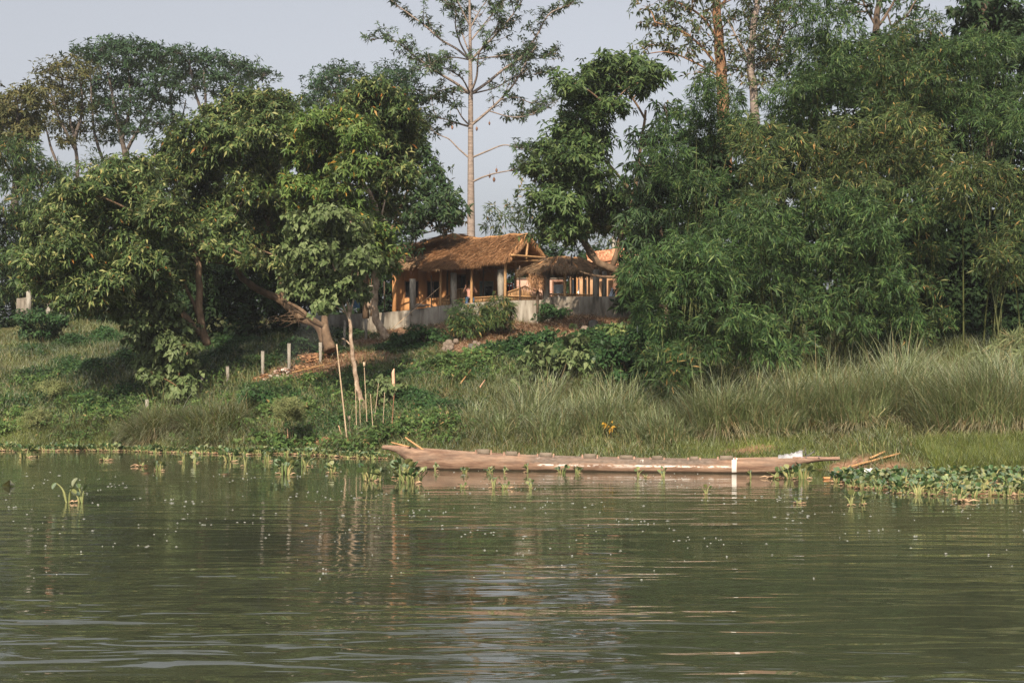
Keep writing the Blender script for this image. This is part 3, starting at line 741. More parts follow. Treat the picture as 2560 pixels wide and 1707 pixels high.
def terrace_wall():
    top = [(296, 316.4, 70.5), (330, 314.6, 69.5), (384, 312.0, 68.0), (410, 309.6, 67.0), (439, 305.4, 65.8), (470, 302.6, 64.8), (506, 300.2, 63.4), (541, 299.5, 62.6), (551, 296.2, 62.2), (580, 296.0, 61.9), (620, 296.1, 61.5), (640, 297, 61.3)]
    t = thing('retaining_wall', 'weathered grey concrete retaining wall along the edge of the terrace', 'wall', P(470, 318, 64.8))
    F = np.array([P(q[0], q[1], YT(q[0])) for q in top]); F = np.concatenate([F[:-1] + (F[1:] - F[:-1]) * f for f in (0,)] + [F[-1:]])
    mb = MB(); th = .28
    d = unit(np.gradient(F, axis=0) * [1, 1, 0]); nb = np.stack([-d[:, 1], d[:, 0], np.zeros(len(d))], 1)
    Bk = F + nb * th
    for i in range(len(F) - 1):
        zb = 3.6
        a, b, c, e = F[i], F[i + 1], Bk[i + 1], Bk[i]
        low = [np.array([v[0], v[1], zb]) for v in (a, b, c, e)]
        mb.hexa(low, [a, b, c, e])
    mb.build('wall_body', M['concrete'], t)
    # earth fill behind: the terrace floor
    tf = MB(); Z = FLOOR - .35
    pts = [np.array([v[0], v[1], min(Z, v[2] - .12)]) for v in Bk]; far = [np.array([v[0] + .2, 69.4 if v[1] < 69 else v[1] + 4, p[2]]) for v, p in zip(Bk, pts)]
    n = len(pts); tf.add(np.array(pts + far), [(i, i + 1, n + i + 1, n + i) for i in range(n - 1)])
    o = tf.build('terrace_floor', M['mud_dark']); tag(o, 'bare trodden earth floor of the terrace behind the wall', 'ground', kind='structure')
    for px in (404.5, 421, 439.5, 455, 487, 523, 569, 600):
        i = np.interp(px, [q[0] for q in top], range(len(top))); k = int(i); f = i - k
        q = F[k] * (1 - f) + F[k + 1] * f; jb = MB(); jb.box((q[0], q[1] - .006, q[2] - .55), (.03, .03, 1.05)); jb.build('seam', M['concrete_post'], t)
    def pillar(px0, px1, py0, py1, Y, label, rebar=True, rz=.5):
        Y = YT((px0 + px1) / 2) + .14 + (.5 if px0 == 602 else 0); c = P((px0 + px1) / 2, py1, Y); w = (px1 - px0) * Y / FPX / 1.33; h = (py1 - py0) * Y / FPX
        p = thing('concrete_pillar', label, 'pillar', c, 'unfinished concrete pillars on the terrace wall')
        mb = MB(); mb.box(c + UP * (h / 2 - .15), (w, w, h + .3), rz, .008, np.random.default_rng(int(px0)))
        mb.build('shaft', M['concrete_post'], p)
        if rebar:
            rb = MB()
            for a in (-.3, .3):
                for b in (-.3, .3):
                    q = c + np.array([a * w, b * w, h]); rb.tube([q - UP * .05, q + UP * .15, q + UP * .34 + [.015 * a, 0, 0]], [.011, .011], 5)
            rb.build('rebar', M['rust'], p)
    pillar(367.5, 373, 285, 314, 68.3, 'pale concrete pillar behind the white tree trunk at the left end of the wall')
    pillar(409.4, 415.7, 278.5, 308.6, 66.75, 'stained concrete pillar before the left dark window of the mud house')
    pillar(450.2, 457, 272.7, 304.0, 65.3, 'concrete pillar beside the round ochre column and the person')
    pillar(497, 504, 269.3, 300.4, 63.7, 'brightest concrete pillar at the right end of the golden thatch eave')
    pillar(542.6, 549.8, 269, 299.6, 62.6, 'grey concrete pillar under the left edge of the small shelter', False)
    pillar(593, 599, 269.5, 296.5, 62.0, 'concrete pillar crossed by the dark leaning branch', True)
    pillar(602, 606.5, 271, 296.4, 62.4, 'narrow concrete pillar partly behind another at the shelter right side', False)
    for px, y0, y1, Y, lab in ((431.5, 275, 307, 66.1, 'thin dark pole in front of the right dark window'), (519.8, 265.5, 300, 63.3, 'thin dark pole in front of the pointed bamboo screen'),
                               (571.8, 255, 296, 62.4, 'thin dark pole before the small shelter'), (384.5, 281, 312, 67.8, 'thin grey pole left of the ochre corner column')):
        Y = YT(px) + .12; bar('thin_pole', P(px, y1, Y), P(px - .2, y0, Y), .03, M['dark_pole'], label=lab, cat='pole', group='thin poles on the terrace')

def shelter():
    t = thing('thatched_shelter', 'small round shelter with grey shaggy thatch on bamboo posts', 'shelter', P(566, 296, 63.6))
    c = P(563, 255.5, 64.2); top = c + UP * .12; R = 1.85; rz = .55
    eave = []; n = 10
    for i in range(n):
        a = i / n * 2 * np.pi; eave.append(np.array([c[0] + R * np.cos(a), c[1] + R * .9 * np.sin(a), P(560, 269.3, 63)[2] + .04 * math.sin(i * 2.1)]))
    for i in range(n):
        a, b = eave[i], eave[(i + 1) % n]
        u = (top - (a + b) / 2) * .86
        thatch_slope('roof', t, a, b, b + (top - b) * .66, a + (top - a) * .66, .14, 30 + i, 700, 'straw_grey', L=.4, sag=.03)
    mb = MB(); mb.tube([c - UP * .22, c - UP * .1, c - UP * .03, c], [.68, .52, .3, .05], 12); mb.build('roof_cap', M['thatch'], t)
    # torn flap hanging at the left
    rng = np.random.default_rng(3); fb = MB()
    a = P(527, 270.5, 63.2); b = P(538, 272, 62.9); k = 700
    s = rng.uniform(0, 1, (k, 1)); B = a * (1 - s) + b * s - UP * rng.uniform(0, .5, (k, 1)) + np.array([.25, 0, 0]) * rng.uniform(0, 1, (k, 1))
    leaves(fb, B, np.array([.35, 0, -1]) + rng.normal(0, .2, (k, 3)), np.tile([0, -1., .2], (k, 1)) + rng.normal(0, .3, (k, 3)), .4 * rng.uniform(.5, 1.2, k), np.full(k, .03), .1, .05)
    fb.build('loose_straw', M['straw'], t)
    for px, Y, mt, r in ((537.5, 63.4, 'dark_pole', .06), (565, 62.9, 'bamboo_pole', .062), (584, 63.3, 'bamboo_pole', .055), (589, 64.6, 'bamboo_pole', .045), (575, 65.2, 'dark_pole', .06)):
        x, _ = XZ(px, 280, Y); bar('post', (x, Y, 5.3), (x, Y, P(px, 266.5, Y)[2]), r, M[mt], t, nodes=5)

def far_house():
    Y = 71.5
    t = thing('brick_house', 'brick house with stepped orange tile roof behind the shelter', 'house', P(600, 297, Y))
    w = MB(); x0, _ = XZ(572, 280, Y); x1, _ = XZ(650, 280, Y); z0, z1 = 5.2, 8.3
    w.box(((x0 + x1) / 2, Y + 2, (z0 + z1) / 2), (x1 - x0, 3.8, z1 - z0)); w.build('wall', M['mud_dark'], t)
    def tiles(e0, e1, r1, r0, seed, name):
        e0, e1, r1, r0 = map(np.asarray, (e0, e1, r1, r0)); mb = MB(); rows, cols = 7, 40; rng = np.random.default_rng(seed)
        for j in range(rows):
            for i in range(cols):
                def q(s, f): return (e0 * (1 - s) + e1 * s) * (1 - f) + (r0 * (1 - s) + r1 * s) * f
                s0, s1 = i / cols, (i + .97) / cols; f0, f1 = j / rows, (j + 1.25) / rows
                lift = UP * (.05 + rng.uniform(0, .02)); a, b, c, d = q(s0, f0) + lift, q(s1, f0) + lift, q(s1, f1), q(s0, f1)
                m0, m1 = (a + b) / 2 + UP * .045, (c + d) / 2 + UP * .045
                mb.add([a, m0, b, c, m1, d, a - lift * .7, b - lift * .7], [(0, 1, 4, 5), (1, 2, 3, 4)], [(6, 1, 0), (6, 7, 1), (7, 2, 1)])
        return mb.build(name, M['tile'], t)
    tiles(P(588, 262.5, Y - .9), P(648, 257.5, Y - .9), P(650, 244.5, Y + 2), P(586, 252.8, Y + 2), 1, 'roof')
    tiles(P(600, 268.5, Y - 2.4), P(648, 261.5, Y - 2.4), P(648, 258.5, Y - .95), P(596, 264.5, Y - .95), 2, 'porch_roof')
    for px, mt in ((576, 'mud'), (581.5, 'mud_dark'), (596, 'mud'), (606, 'mud_dark'), (615, 'timber')):
        x, _ = XZ(px, 280, Y - 2.2); m = MB(); m.box((x, Y - 2.2, 6.5), (.2, .2, 2.5)); m.build('porch_post', M[mt], t)
    d = MB(); xx, _ = XZ(579, 280, Y); d.box((xx, Y + .06, 6.4), (.75, .1, 1.9)); d.build('door', M['glassdark'], t)
    m = MB(); c = P(614, 247.5, 76.5); m.tube([c - UP * 3, c, c + UP * .62], [.13, .12, .11], 8)
    o = m.build('concrete_post', M['concrete_post'], base=c); tag(o, 'whitish post top showing above the orange tile roof', 'post')

def brick_wall():
    m, nt, out = newmat('pink_brickwork')
    p = nt.nodes.new('ShaderNodeBsdfPrincipled'); p.inputs['Roughness'].default_value = .9
    tc = nt.nodes.new('ShaderNodeTexCoord'); mp = nt.nodes.new('ShaderNodeMapping'); mp.inputs['Rotation'].default_value = (math.radians(90), 0, 0)
    br = nt.nodes.new('ShaderNodeTexBrick'); br.inputs['Scale'].default_value = 2.2
    br.inputs['Color1'].default_value = (.38, .2, .14, 1); br.inputs['Color2'].default_value = (.46, .27, .2, 1); br.inputs['Mortar'].default_value = (.34, .28, .23, 1)
    nt.links.new(tc.outputs['Object'], mp.inputs[0]); nt.links.new(mp.outputs[0], br.inputs[0]); nt.links.new(br.outputs[0], p.inputs['Base Color']); nt.links.new(p.outputs[0], out.inputs[0])
    a = P(516, 279.5, 69.5); b = P(563, 279, 69.5)
    t = thing('brick_wall', 'pinkish brick yard wall seen between the pavilion and the shelter', 'wall', (a[0], 69.5, 5.2))
    w = MB(); w.box(((a[0] + b[0]) / 2, 69.5, (a[2] + 5.2) / 2), (b[0] - a[0], .22, a[2] - 5.2)); w.build('brickwork', m, t)
    w = MB(); w.box(((a[0] + b[0]) / 2, 69.5, a[2] + .05), (b[0] - a[0], .3, .09), 0, .012); w.build('coping', M['stone'], t)
    d = MB(); x, z = XZ(558.5, 284, 69.3)
    for q in (-.28, .28): d.box((x + q, 69.3, 6.2), (.07, .1, 1.9))
    d.box((x, 69.3, 7.1), (.49, .1, .08)); d.build('door_frame', M['timber'], t)
    d = MB(); d.box((x, 69.33, 6.1), (.48, .04, 1.7)); d.build('door', M['glassdark'], t)  # dark panel in place of the unlit doorway
    rf = thing('red_frame', 'red painted frame standing behind the bright concrete pillar', 'frame', P(508, 290, 68))
    f = MB()
    for px in (503, 509.5, 512.3): x, z = XZ(px, 284, 68); f.box((x, 68, 6.35), (.07, .07, 1.15))
    x0, _ = XZ(503, 280, 68); x1, _ = XZ(512.3, 280, 68)
    for z in (6.9, 5.85): f.box(((x0 + x1) / 2, 68.0, z), (x1 - x0 - .07, .06, .07))
    f.build('bars', M['redpaint'], rf); f = MB(); f.box(((x0 + x1) / 2, 68.06, 6.35), (x1 - x0 - .07, .03, .9)); f.build('panel', M['glassdark'], rf)

def left_wall():
    """pieces of another wall far left, under the trees"""
    Y = 72
    t = thing('concrete_wall', 'broken pale concrete wall with posts in the trees at the far left', 'wall', P(30, 306, Y))
    m = MB()
    for a, b, c, d in ((17, 27.5, 297.5, 309), (46.5, 54, 295, 309), (60.5, 65, 298, 309)):
        x0, z1 = XZ(a, c, Y); x1, z0 = XZ(b, d, Y); m = MB(); m.box(((x0 + x1) / 2, Y, (z0 + z1) / 2 - .3), (x1 - x0, .2, z1 - z0 + .6), 0, .03, np.random.default_rng(4)); m.build('panel', M['concrete'], t)
    m = MB(); x, z = XZ(28.8, 284, Y - .2); m.box((x, Y - .2, z - .9), (.24, .24, 1.9), .3, .01); m.build('post', M['concrete_post'], t)
    m = MB(); x, z = XZ(49.5, 290, Y - .1); m.box((x, Y - .1, z - .2), (.25, .2, .55), .1, .02); m.build('brick_stub', M['tile'], t)

mud_house(); veranda(); screens(); terrace_wall(); shelter(); far_house(); brick_wall(); left_wall()
bar('rope', P(440.5, 286, 66.0), GP(388, 333) + UP * .05, .012, M['rope'], sides=5, label='taut pale rope running from a bamboo post down over the wall', cat='rope')
def sheets():
    mb = MB(); n = 8; rng = np.random.default_rng(2)
    A = P(351, 295, 69.3); B = P(360, 307.5, 69.3); g = [[np.array([A[0] + (B[0] - A[0]) * i / (n - 1), 69.3 + .06 * math.sin(i * 1.3 + j * .3), A[2] + (B[2] - A[2]) * j / (n - 1)]) for i in range(n)] for j in range(n)]
    V = np.array(g).reshape(-1, 3); Q = [(j * n + i, j * n + i + 1, (j + 1) * n + i + 1, (j + 1) * n + i) for j in range(n - 1) for i in range(n - 1)]
    mb.add(V, Q); mb.add(V + [0, .02, 0], [q[::-1] for q in Q]); o = mb.build('blue_sheet', M['cloth_blue'], base=V[-1], smooth=True); tag(o, 'blue sheet hanging behind the slim trees left of the house', 'sheet')
    mb = MB(); k = P(612, 287, 61.9)
    V = [k, k + [-.14, -.02, -.36], k + [.0, -.04, -.42], k + [.16, 0, -.26], k + [.02, .1, -.3], k + [-.02, -.03, -.5], k + [.09, 0, -.62]]
    mb.add(V, None, [(0, 1, 2), (0, 2, 3), (0, 3, 4), (0, 4, 1), (1, 5, 2), (2, 5, 6), (2, 6, 3), (1, 4, 5), (3, 6, 4), (4, 6, 5)])
    o = mb.build('cloth', M['cloth_pale'], base=V[5]); tag(o, 'pale blue cloth hanging at the right end of the terrace', 'cloth')
    mb = MB(); c = P(418, 307.3, 66.4); V = []
    rng = np.random.default_rng(5)
    p = smooth_path([c + [-.15, 0, 0], c + [0, 0, .12], c + [.25, 0, .08], c + [.45, 0, .14], c + [.85, 0, .0]], 5); mb.tube(p, [.09, .1, .07, .03, .02], 7)
    o = mb.build('sack', M['stone'], base=c); tag(o, 'crumpled brown sack lying on the wall beside the first pillar', 'sack')
sheets()

# ------------------------------------------------------------------ trees
BROAD = dict(L=.27, W=.088, k=7, d1=5.8, n2=5, spread=68, droop=.55, sig=.25, up=.55, inner=.45)
DARKB = dict(L=.32, W=.12, k=6, d1=2.6, n2=4, spread=70, droop=.5, sig=.28, up=.4, inner=.4)
HEART = dict(L=.21, W=.17, k=5, d1=4.0, n2=5, spread=70, droop=.7, sig=.2, up=.6, inner=.5)
FAR = dict(L=.36, W=.12, k=6, d1=1.6, n2=6, spread=75, droop=.2, sig=.5, up=.8, flat=.4, inner=.5, low=-.5)
FINE = dict(L=.26, W=.08, k=7, d1=1.9, n2=6, spread=75, droop=.35, sig=.35, up=.5, inner=.4)
LOOSE = dict(L=.30, W=.10, k=6, d1=1.35, n2=4, spread=75, droop=.45, sig=.4, up=.4, inner=.3)

# far left, behind: flat layered crowns on bare forking stems
tree('umbrella_tree', 'tall flat-topped tree with layered dark crown and many bare forks at the left', 'tree',
     [([(127, 190), (124, 150), (116, 115), (108, 72)], .22, .06), ([(124, 155), (138, 130), (152, 105), (166, 72)], .13, .05), ([(122, 140), (130, 105), (128, 66)], .11, .04),
      ([(150, 172), (165, 145), (180, 122), (186, 100)], .11, .035), ([(112, 180), (96, 140), (92, 105), (90, 66)], .12, .04), ([(165, 145), (172, 120), (170, 88)], .12, .04)],
     [(86, 55, 14, 6), (100, 50, 15, 6), (118, 47, 18, 6), (138, 48, 19, 6), (158, 54, 17, 7), (174, 64, 15, 7), (96, 63, 14, 6), (118, 62, 18, 7), (142, 66, 18, 8), (164, 76, 17, 8), (106, 80, 16, 7), (130, 84, 18, 7),
      (152, 96, 17, 7), (178, 84, 14, 7), (92, 92, 16, 7), (114, 104, 18, 7), (140, 112, 16, 6), (168, 104, 13, 6), (88, 112, 14, 6), (155, 124, 14, 5), (120, 124, 12, 5), (100, 126, 13, 5), (136, 132, 12, 5), (172, 118, 10, 5), (112, 140, 12, 5)],
     96, FAR, M['leaf_far'], M['bark_far'], 101, group='flat topped trees at the left skyline', r0=.12, twigs=6, yj=2.5, twig_r=.03)
tree('umbrella_tree', 'lower flat-topped tree reaching right with its tip over the broad-leaved crowns', 'tree',
     [([(206, 175), (207, 140), (206, 112), (204, 70)], .19, .05), ([(207, 130), (222, 105), (238, 78)], .15, .05), ([(207, 125), (196, 95), (190, 65)], .13, .04), ([(222, 105), (245, 92), (262, 78)], .1, .04)],
     [(178, 53, 8, 4), (188, 55, 9, 5), (198, 62, 12, 6), (214, 58, 14, 6), (228, 62, 14, 6), (242, 69, 12, 6), (255, 76, 10, 5), (266, 74, 6, 4), (206, 76, 13, 6), (224, 78, 15, 6), (240, 84, 12, 5), (196, 86, 11, 5), (216, 92, 13, 5), (232, 94, 10, 4), (190, 74, 10, 5)],
     93, FAR, M['leaf_far'], M['bark_far'], 102, group='flat topped trees at the left skyline', r0=.1, twigs=6, yj=2, twig_r=.03)
tree('umbrella_tree', 'pale olive thin-crowned tree left of the tall flat-topped one', 'tree',
     [([(78, 190), (76, 150), (70, 118), (62, 78)], .14, .035), ([(76, 150), (60, 120), (50, 90)], .13, .04), ([(74, 140), (82, 110), (80, 75)], .13, .04), ([(66, 185), (52, 150), (44, 120)], .12, .04)],
     [(46, 72, 9, 5), (58, 66, 10, 5), (72, 66, 11, 5), (66, 78, 12, 5), (50, 84, 10, 5), (82, 76, 9, 5), (58, 96, 11, 5), (72, 92, 11, 5), (48, 104, 9, 5), (62, 112, 10, 5), (82, 106, 10, 5), (70, 126, 11, 5), (50, 122, 10, 6), (84, 132, 11, 5), (64, 140, 10, 5)],
     91, dict(FAR, d1=1.5), M['leaf_far_brown'], M['bark_far'], 103, group='flat topped trees at the left skyline', r0=.08, twigs=6, yj=2, twig_r=.028)
tree('bushy_tree', 'olive brown bushy tree cut by the left edge of the photo', 'tree',
     [([(14, 220), (16, 170), (18, 110)], .25, .08)],
     [(6, 98, 12, 8), (18, 94, 12, 8), (30, 90, 10, 7), (36, 100, 10, 8), (12, 112, 16, 9), (28, 116, 14, 10), (6, 128, 16, 10), (22, 132, 16, 10), (36, 128, 10, 9), (-6, 110, 14, 12), (10, 146, 16, 8)],
     80, dict(FINE, L=.3, W=.11), M['leaf_far_brown'], M['bark_far'], 104, r0=.08, yj=1.5)
YB = dict(L=.34, W=.06, d1=2.6, droop=.3, step=.2, seg=2, inner=.4)
def bamboo_clump(label, blobs, Y, base_px, leafm, seed, sp, nculm=9, name='bamboo_clump', group='bamboo clumps', culm_r=.03, yj=2.3, spread=.9):
    rng = np.random.default_rng(seed)
    b0 = G(base_px, Y + .6)
    t = thing(name, label, 'bamboo', b0, group)
    bl = [blob_world(b, Y, rng, yj, rng.uniform(.85, 1.12)) for b in blobs if rng.uniform() > .2]
    order = rng.permutation(len(bl))
    for i in range(nculm):
        c, r = bl[order[i % len(bl)]]
        a = np.array([b0[0] + rng.normal(0, spread * .6), b0[1] + rng.uniform(-.1, .9), 0]); a[2] = float(H(a[0], a[1])) - .1
        e = c + sph(rng, 1)[0] * r * .4
        m = np.array([a[0] * .75 + e[0] * .25, a[1] * .75 + e[1] * .25, a[2] + (e[2] - a[2]) * .72])
        tt = np.linspace(0, 1, 10)[:, None]; p = (1 - tt) ** 2 * a + 2 * tt * (1 - tt) * m + tt ** 2 * e
        mb = MB(); mb.tube(p, [culm_r, culm_r * .9, culm_r * .35], 6, caps=False); mb.build('culm', M['culm'], t)
    cb = MB(); crown_bamboo(cb, rng, bl, sp)
    cb.build('foliage', leafm, t)
    return t
bamboo_clump('hazy feathery green clump behind the left trees, lower left of the skyline', [(8, 175, 20, 14), (30, 165, 18, 14), (50, 150, 14, 14), (12, 205, 22, 16), (38, 195, 20, 16), (56, 178, 14, 14), (8, 235, 20, 16), (30, 228, 20, 16), (14, 262, 20, 16), (34, 255, 16, 16), (52, 215, 14, 16), (4, 285, 16, 14), (20, 150, 16, 12), (0, 155, 14, 12), (58, 198, 12, 14), (62, 160, 10, 10), (42, 176, 14, 12), (46, 235, 14, 14), (2, 220, 14, 14), (24, 282, 14, 12), (40, 275, 12, 12)],
             74, 20, M['bamboo_leaf'], 110, dict(YB, d1=3.0, step=.24, L=.42, W=.075), 6, culm_r=.05, yj=2.5)
bamboo_clump('pale feathery clump behind the flat-topped trees between their bare stems', [(100, 155, 16, 9), (116, 160, 14, 10), (108, 172, 18, 10), (135, 168, 14, 9), (90, 170, 14, 10), (150, 160, 10, 8)],
             82, 110, M['bamboo_leaf_yellow'], 111, dict(YB, d1=2.4, step=.22), 4, culm_r=.05)

# big broad-leaved trees in front, left
tree('broadleaf_tree', 'leftmost drooping broad-leaved tree hanging over the dark slope', 'tree',
     [([(207, 345), (200, 318), (199, 281), (196, 255), (180, 225), (150, 205)], .17, .08), ([(201, 334), (185, 316), (168, 297), (140, 272), (110, 250)], .15, .06), ([(203, 325), (192, 300), (184, 280), (186, 250)], .08, .05)],
     [(60, 205, 18, 11), (82, 192, 18, 12), (104, 180, 20, 12), (128, 168, 20, 13), (48, 226, 18, 13), (74, 220, 22, 15), (104, 210, 24, 16), (136, 196, 24, 16), (160, 180, 20, 14), (42, 252, 16, 14), (68, 250, 22, 16), (98, 244, 24, 16), (130, 228, 24, 17), (160, 212, 22, 17),
      (40, 276, 13, 9), (54, 286, 16, 10), (66, 296, 12, 6), (92, 290, 17, 8), (112, 282, 20, 9), (135, 288, 14, 7), (30, 262, 10, 9), (82, 274, 20, 12), (112, 268, 22, 13), (142, 258, 22, 14), (168, 242, 18, 15), (76, 290, 14, 7), (122, 288, 15, 8), (155, 280, 17, 10), (178, 268, 12, 12), (104, 294, 12, 5), (72, 302, 11, 5), (106, 304, 14, 5), (150, 295, 12, 8), (44, 290, 9, 5)],
     55, BROAD, M['leaf_broad'], M['bark'], 120, group='broad-leaved trees on the left slope', r0=.06, fwd=-2.0, yj=3.0)
tree('broadleaf_tree', 'middle broad-leaved tree with a two-forked leaning trunk before the dark hollow', 'tree',
     [([(329, 352), (318, 325), (302, 318), (286, 304), (276, 297), (260, 290), (243, 278), (236, 266), (234, 250), (225, 220)], .22, .09), ([(284, 303), (281, 285), (280, 262), (272, 235), (262, 205)], .14, .07), ([(281, 270), (296, 250), (285, 235), (280, 215)], .09, .05), ([(234, 250), (212, 225), (200, 200)], .08, .04)],
     [(172, 150, 18, 13), (196, 134, 18, 14), (218, 118, 18, 14), (240, 108, 18, 13), (262, 102, 18, 12), (280, 104, 14, 12), (184, 170, 20, 14), (210, 154, 22, 16), (238, 138, 22, 16), (264, 128, 20, 15), (284, 124, 13, 15), (200, 184, 20, 14), (228, 170, 22, 15), (256, 158, 20, 15), (278, 150, 14, 14),
      (194, 210, 20, 14), (220, 202, 20, 14), (248, 188, 18, 14), (270, 178, 14, 14), (182, 236, 16, 14), (204, 236, 18, 14), (230, 224, 16, 12), (258, 214, 16, 12), (282, 204, 12, 14), (168, 262, 12, 12), (190, 262, 14, 10), (284, 232, 12, 14), (270, 246, 12, 12), (216, 246, 16, 9), (238, 244, 15, 9), (254, 240, 13, 10), (212, 228, 16, 12), (288, 262, 9, 9), (250, 258, 9, 6)],
     59, BROAD, M['leaf_broad'], M['bark'], 121, group='broad-leaved trees on the left slope', r0=.06, fwd=-1.4, yj=2.6)
tree('broadleaf_tree', 'bright lime-leaved tree with a white curved trunk in front of the house corner', 'tree',
     [([(387, 338), (381, 328), (376, 318), (374.5, 300), (376, 281), (373, 262), (377, 235), (376, 209), (368, 190), (358, 173), (348, 156)], .17, .06), ([(375.5, 312), (370, 306), (366, 298)], .11, .08), ([(375, 232, .3), (384, 205, 1.2), (390, 170, 1.8), (396, 140, 2)], .04, .02), ([(368, 190), (352, 184), (342, 178)], .05, .03)],
     [(300, 128, 14, 9), (316, 120, 15, 10), (334, 118, 15, 9), (350, 124, 14, 10), (298, 146, 15, 11), (318, 142, 17, 12), (340, 142, 16, 12), (362, 140, 13, 12), (302, 166, 16, 12), (324, 164, 18, 12), (348, 166, 15, 11), (296, 186, 14, 11), (316, 186, 16, 12), (338, 190, 15, 12), (304, 204, 14, 9), (328, 210, 14, 11), (350, 206, 12, 10), (366, 210, 10, 11), (368, 166, 12, 12), (358, 228, 13, 11), (378, 232, 11, 11), (381, 248, 8, 8), (366, 250, 12, 9), (384, 264, 6, 6)],
     55.5, BROAD, M['leaf_lime'], M['bark_pale'], 122, group='broad-leaved trees on the left slope', r0=.05, fwd=-.8, yj=1.8)
tree('broadleaf_tree', 'yellow-tipped broad-leaved tree rising behind the lime-leaved one', 'tree',
     [([(366, 318), (366, 250), (372, 190), (376, 120)], .14, .05)],
     [(352, 100, 15, 10), (368, 92, 15, 11), (384, 100, 16, 12), (400, 108, 14, 12), (366, 112, 16, 12), (388, 122, 17, 13), (406, 128, 14, 13), (378, 140, 17, 13), (400, 148, 15, 13), (390, 166, 15, 12), (376, 182, 13, 12), (402, 176, 13, 12), (384, 204, 12, 12)],
     57.5, dict(BROAD, L=.28), M['leaf_broad'], M['bark'], 123, group='broad-leaved trees on the left slope', r0=.06)
tree('dark_leaved_tree', 'dark glossy tree drooping over the left end of the house roofs', 'tree',
     [([(372, 316), (380, 262), (394, 222), (412, 180)], .10, .04)],
     [(414, 152, 14, 11), (426, 164, 13, 12), (410, 176, 16, 13), (430, 182, 14, 12), (446, 190, 10, 9), (420, 200, 17, 12), (440, 206, 14, 10), (452, 204, 9, 8), (404, 206, 14, 12), (432, 216, 13, 7), (450, 218, 8, 6), (412, 214, 13, 8), (458, 214, 5, 5), (442, 228, 4, 3), (418, 234, 3, 3), (412, 246, 3, 2)],
     66.3, DARKB, M['leaf_dark'], M['bark'], 124, r0=.05, yj=.8)
tree('round_tree', 'round fine-leaved tree behind at the foot of the tall bare-limbed tree', 'tree',
     [([(384, 230), (386, 160), (388, 100)], .3, .1)],
     [(390, 72, 14, 9), (406, 78, 13, 11), (416, 92, 10, 12), (376, 82, 14, 10), (396, 92, 16, 12), (414, 112, 12, 14), (420, 132, 10, 14), (398, 114, 16, 14), (380, 100, 14, 12)],
     78, FINE, M['leaf_far'], M['bark_grey'], 125, group='fine-leaved trees behind the left crowns', r0=.08, yj=1.5)
tree('round_tree', 'fine-leaved hazy tree filling the dip between the left crowns', 'tree',
     [([(330, 230), (334, 160), (336, 90)], .3, .1)],
     [(324, 76, 12, 8), (338, 71, 12, 7), (352, 72, 10, 6), (316, 90, 12, 9), (334, 88, 15, 9), (352, 88, 14, 10), (302, 104, 12, 8), (320, 106, 14, 9), (342, 106, 15, 10), (296, 122, 10, 8), (366, 96, 10, 10)],
     84, FINE, M['leaf_far'], M['bark_grey'], 126, group='fine-leaved trees behind the left crowns', r0=.08, yj=1.5)
tree('slender_tree', 'slender young tree with a bent pale trunk and heart leaves on the open slope', 'tree',
     [([(367, 412), (362, 401), (357.5, 386), (355, 370), (352, 350), (350, 322), (347, 300), (340, 282), (332, 262)], .105, .035), ([(352, 346), (346, 340), (342, 338)], .03, .02), ([(350, 322), (343, 305), (336, 290), (322, 272)], .04, .02), ([(349, 318), (354, 296), (358, 270), (356, 250)], .05, .025)],
     [(308, 222, 12, 7), (322, 215, 13, 7), (338, 217, 12, 8), (352, 224, 11, 8), (302, 236, 12, 8), (318, 234, 14, 10), (338, 236, 14, 10), (356, 240, 12, 9), (300, 253, 13, 7), (316, 252, 14, 8), (336, 256, 14, 9), (356, 258, 11, 9), (296, 274, 11, 7), (312, 272, 13, 8), (332, 276, 13, 8), (350, 278, 11, 7), (298, 288, 10, 6), (314, 290, 12, 6), (336, 294, 11, 6), (372, 262, 9, 8), (322, 304, 9, 4), (360, 290, 8, 6)],
     50, HEART, M['leaf_heart'], M['bark_pale'], 127, r0=.03, base=GP(367, 411))
tree('heart_leaved_tree', 'low lime-green heart-leaved tree standing before the leftmost leaning trunks', 'tree',
     [([(181, 400), (180, 385), (176, 365), (168, 340), (160, 318)], .09, .03), ([(178, 372), (186, 356), (190, 344)], .04, .02)],
     [(142, 306, 12, 7), (158, 300, 12, 7), (172, 308, 10, 8), (130, 318, 10, 6), (146, 322, 14, 9), (164, 322, 14, 9), (180, 328, 10, 8), (144, 340, 13, 8), (162, 342, 14, 9), (182, 346, 11, 8), (154, 358, 12, 8), (174, 362, 13, 9), (186, 368, 9, 7), (166, 378, 11, 7), (186, 384, 10, 6), (178, 392, 7, 4), (188, 378, 5, 5), (152, 374, 8, 4)],
     53.5, HEART, M['leaf_heart'], M['bark_orange'], 128, r0=.03, base=GP(181, 399))

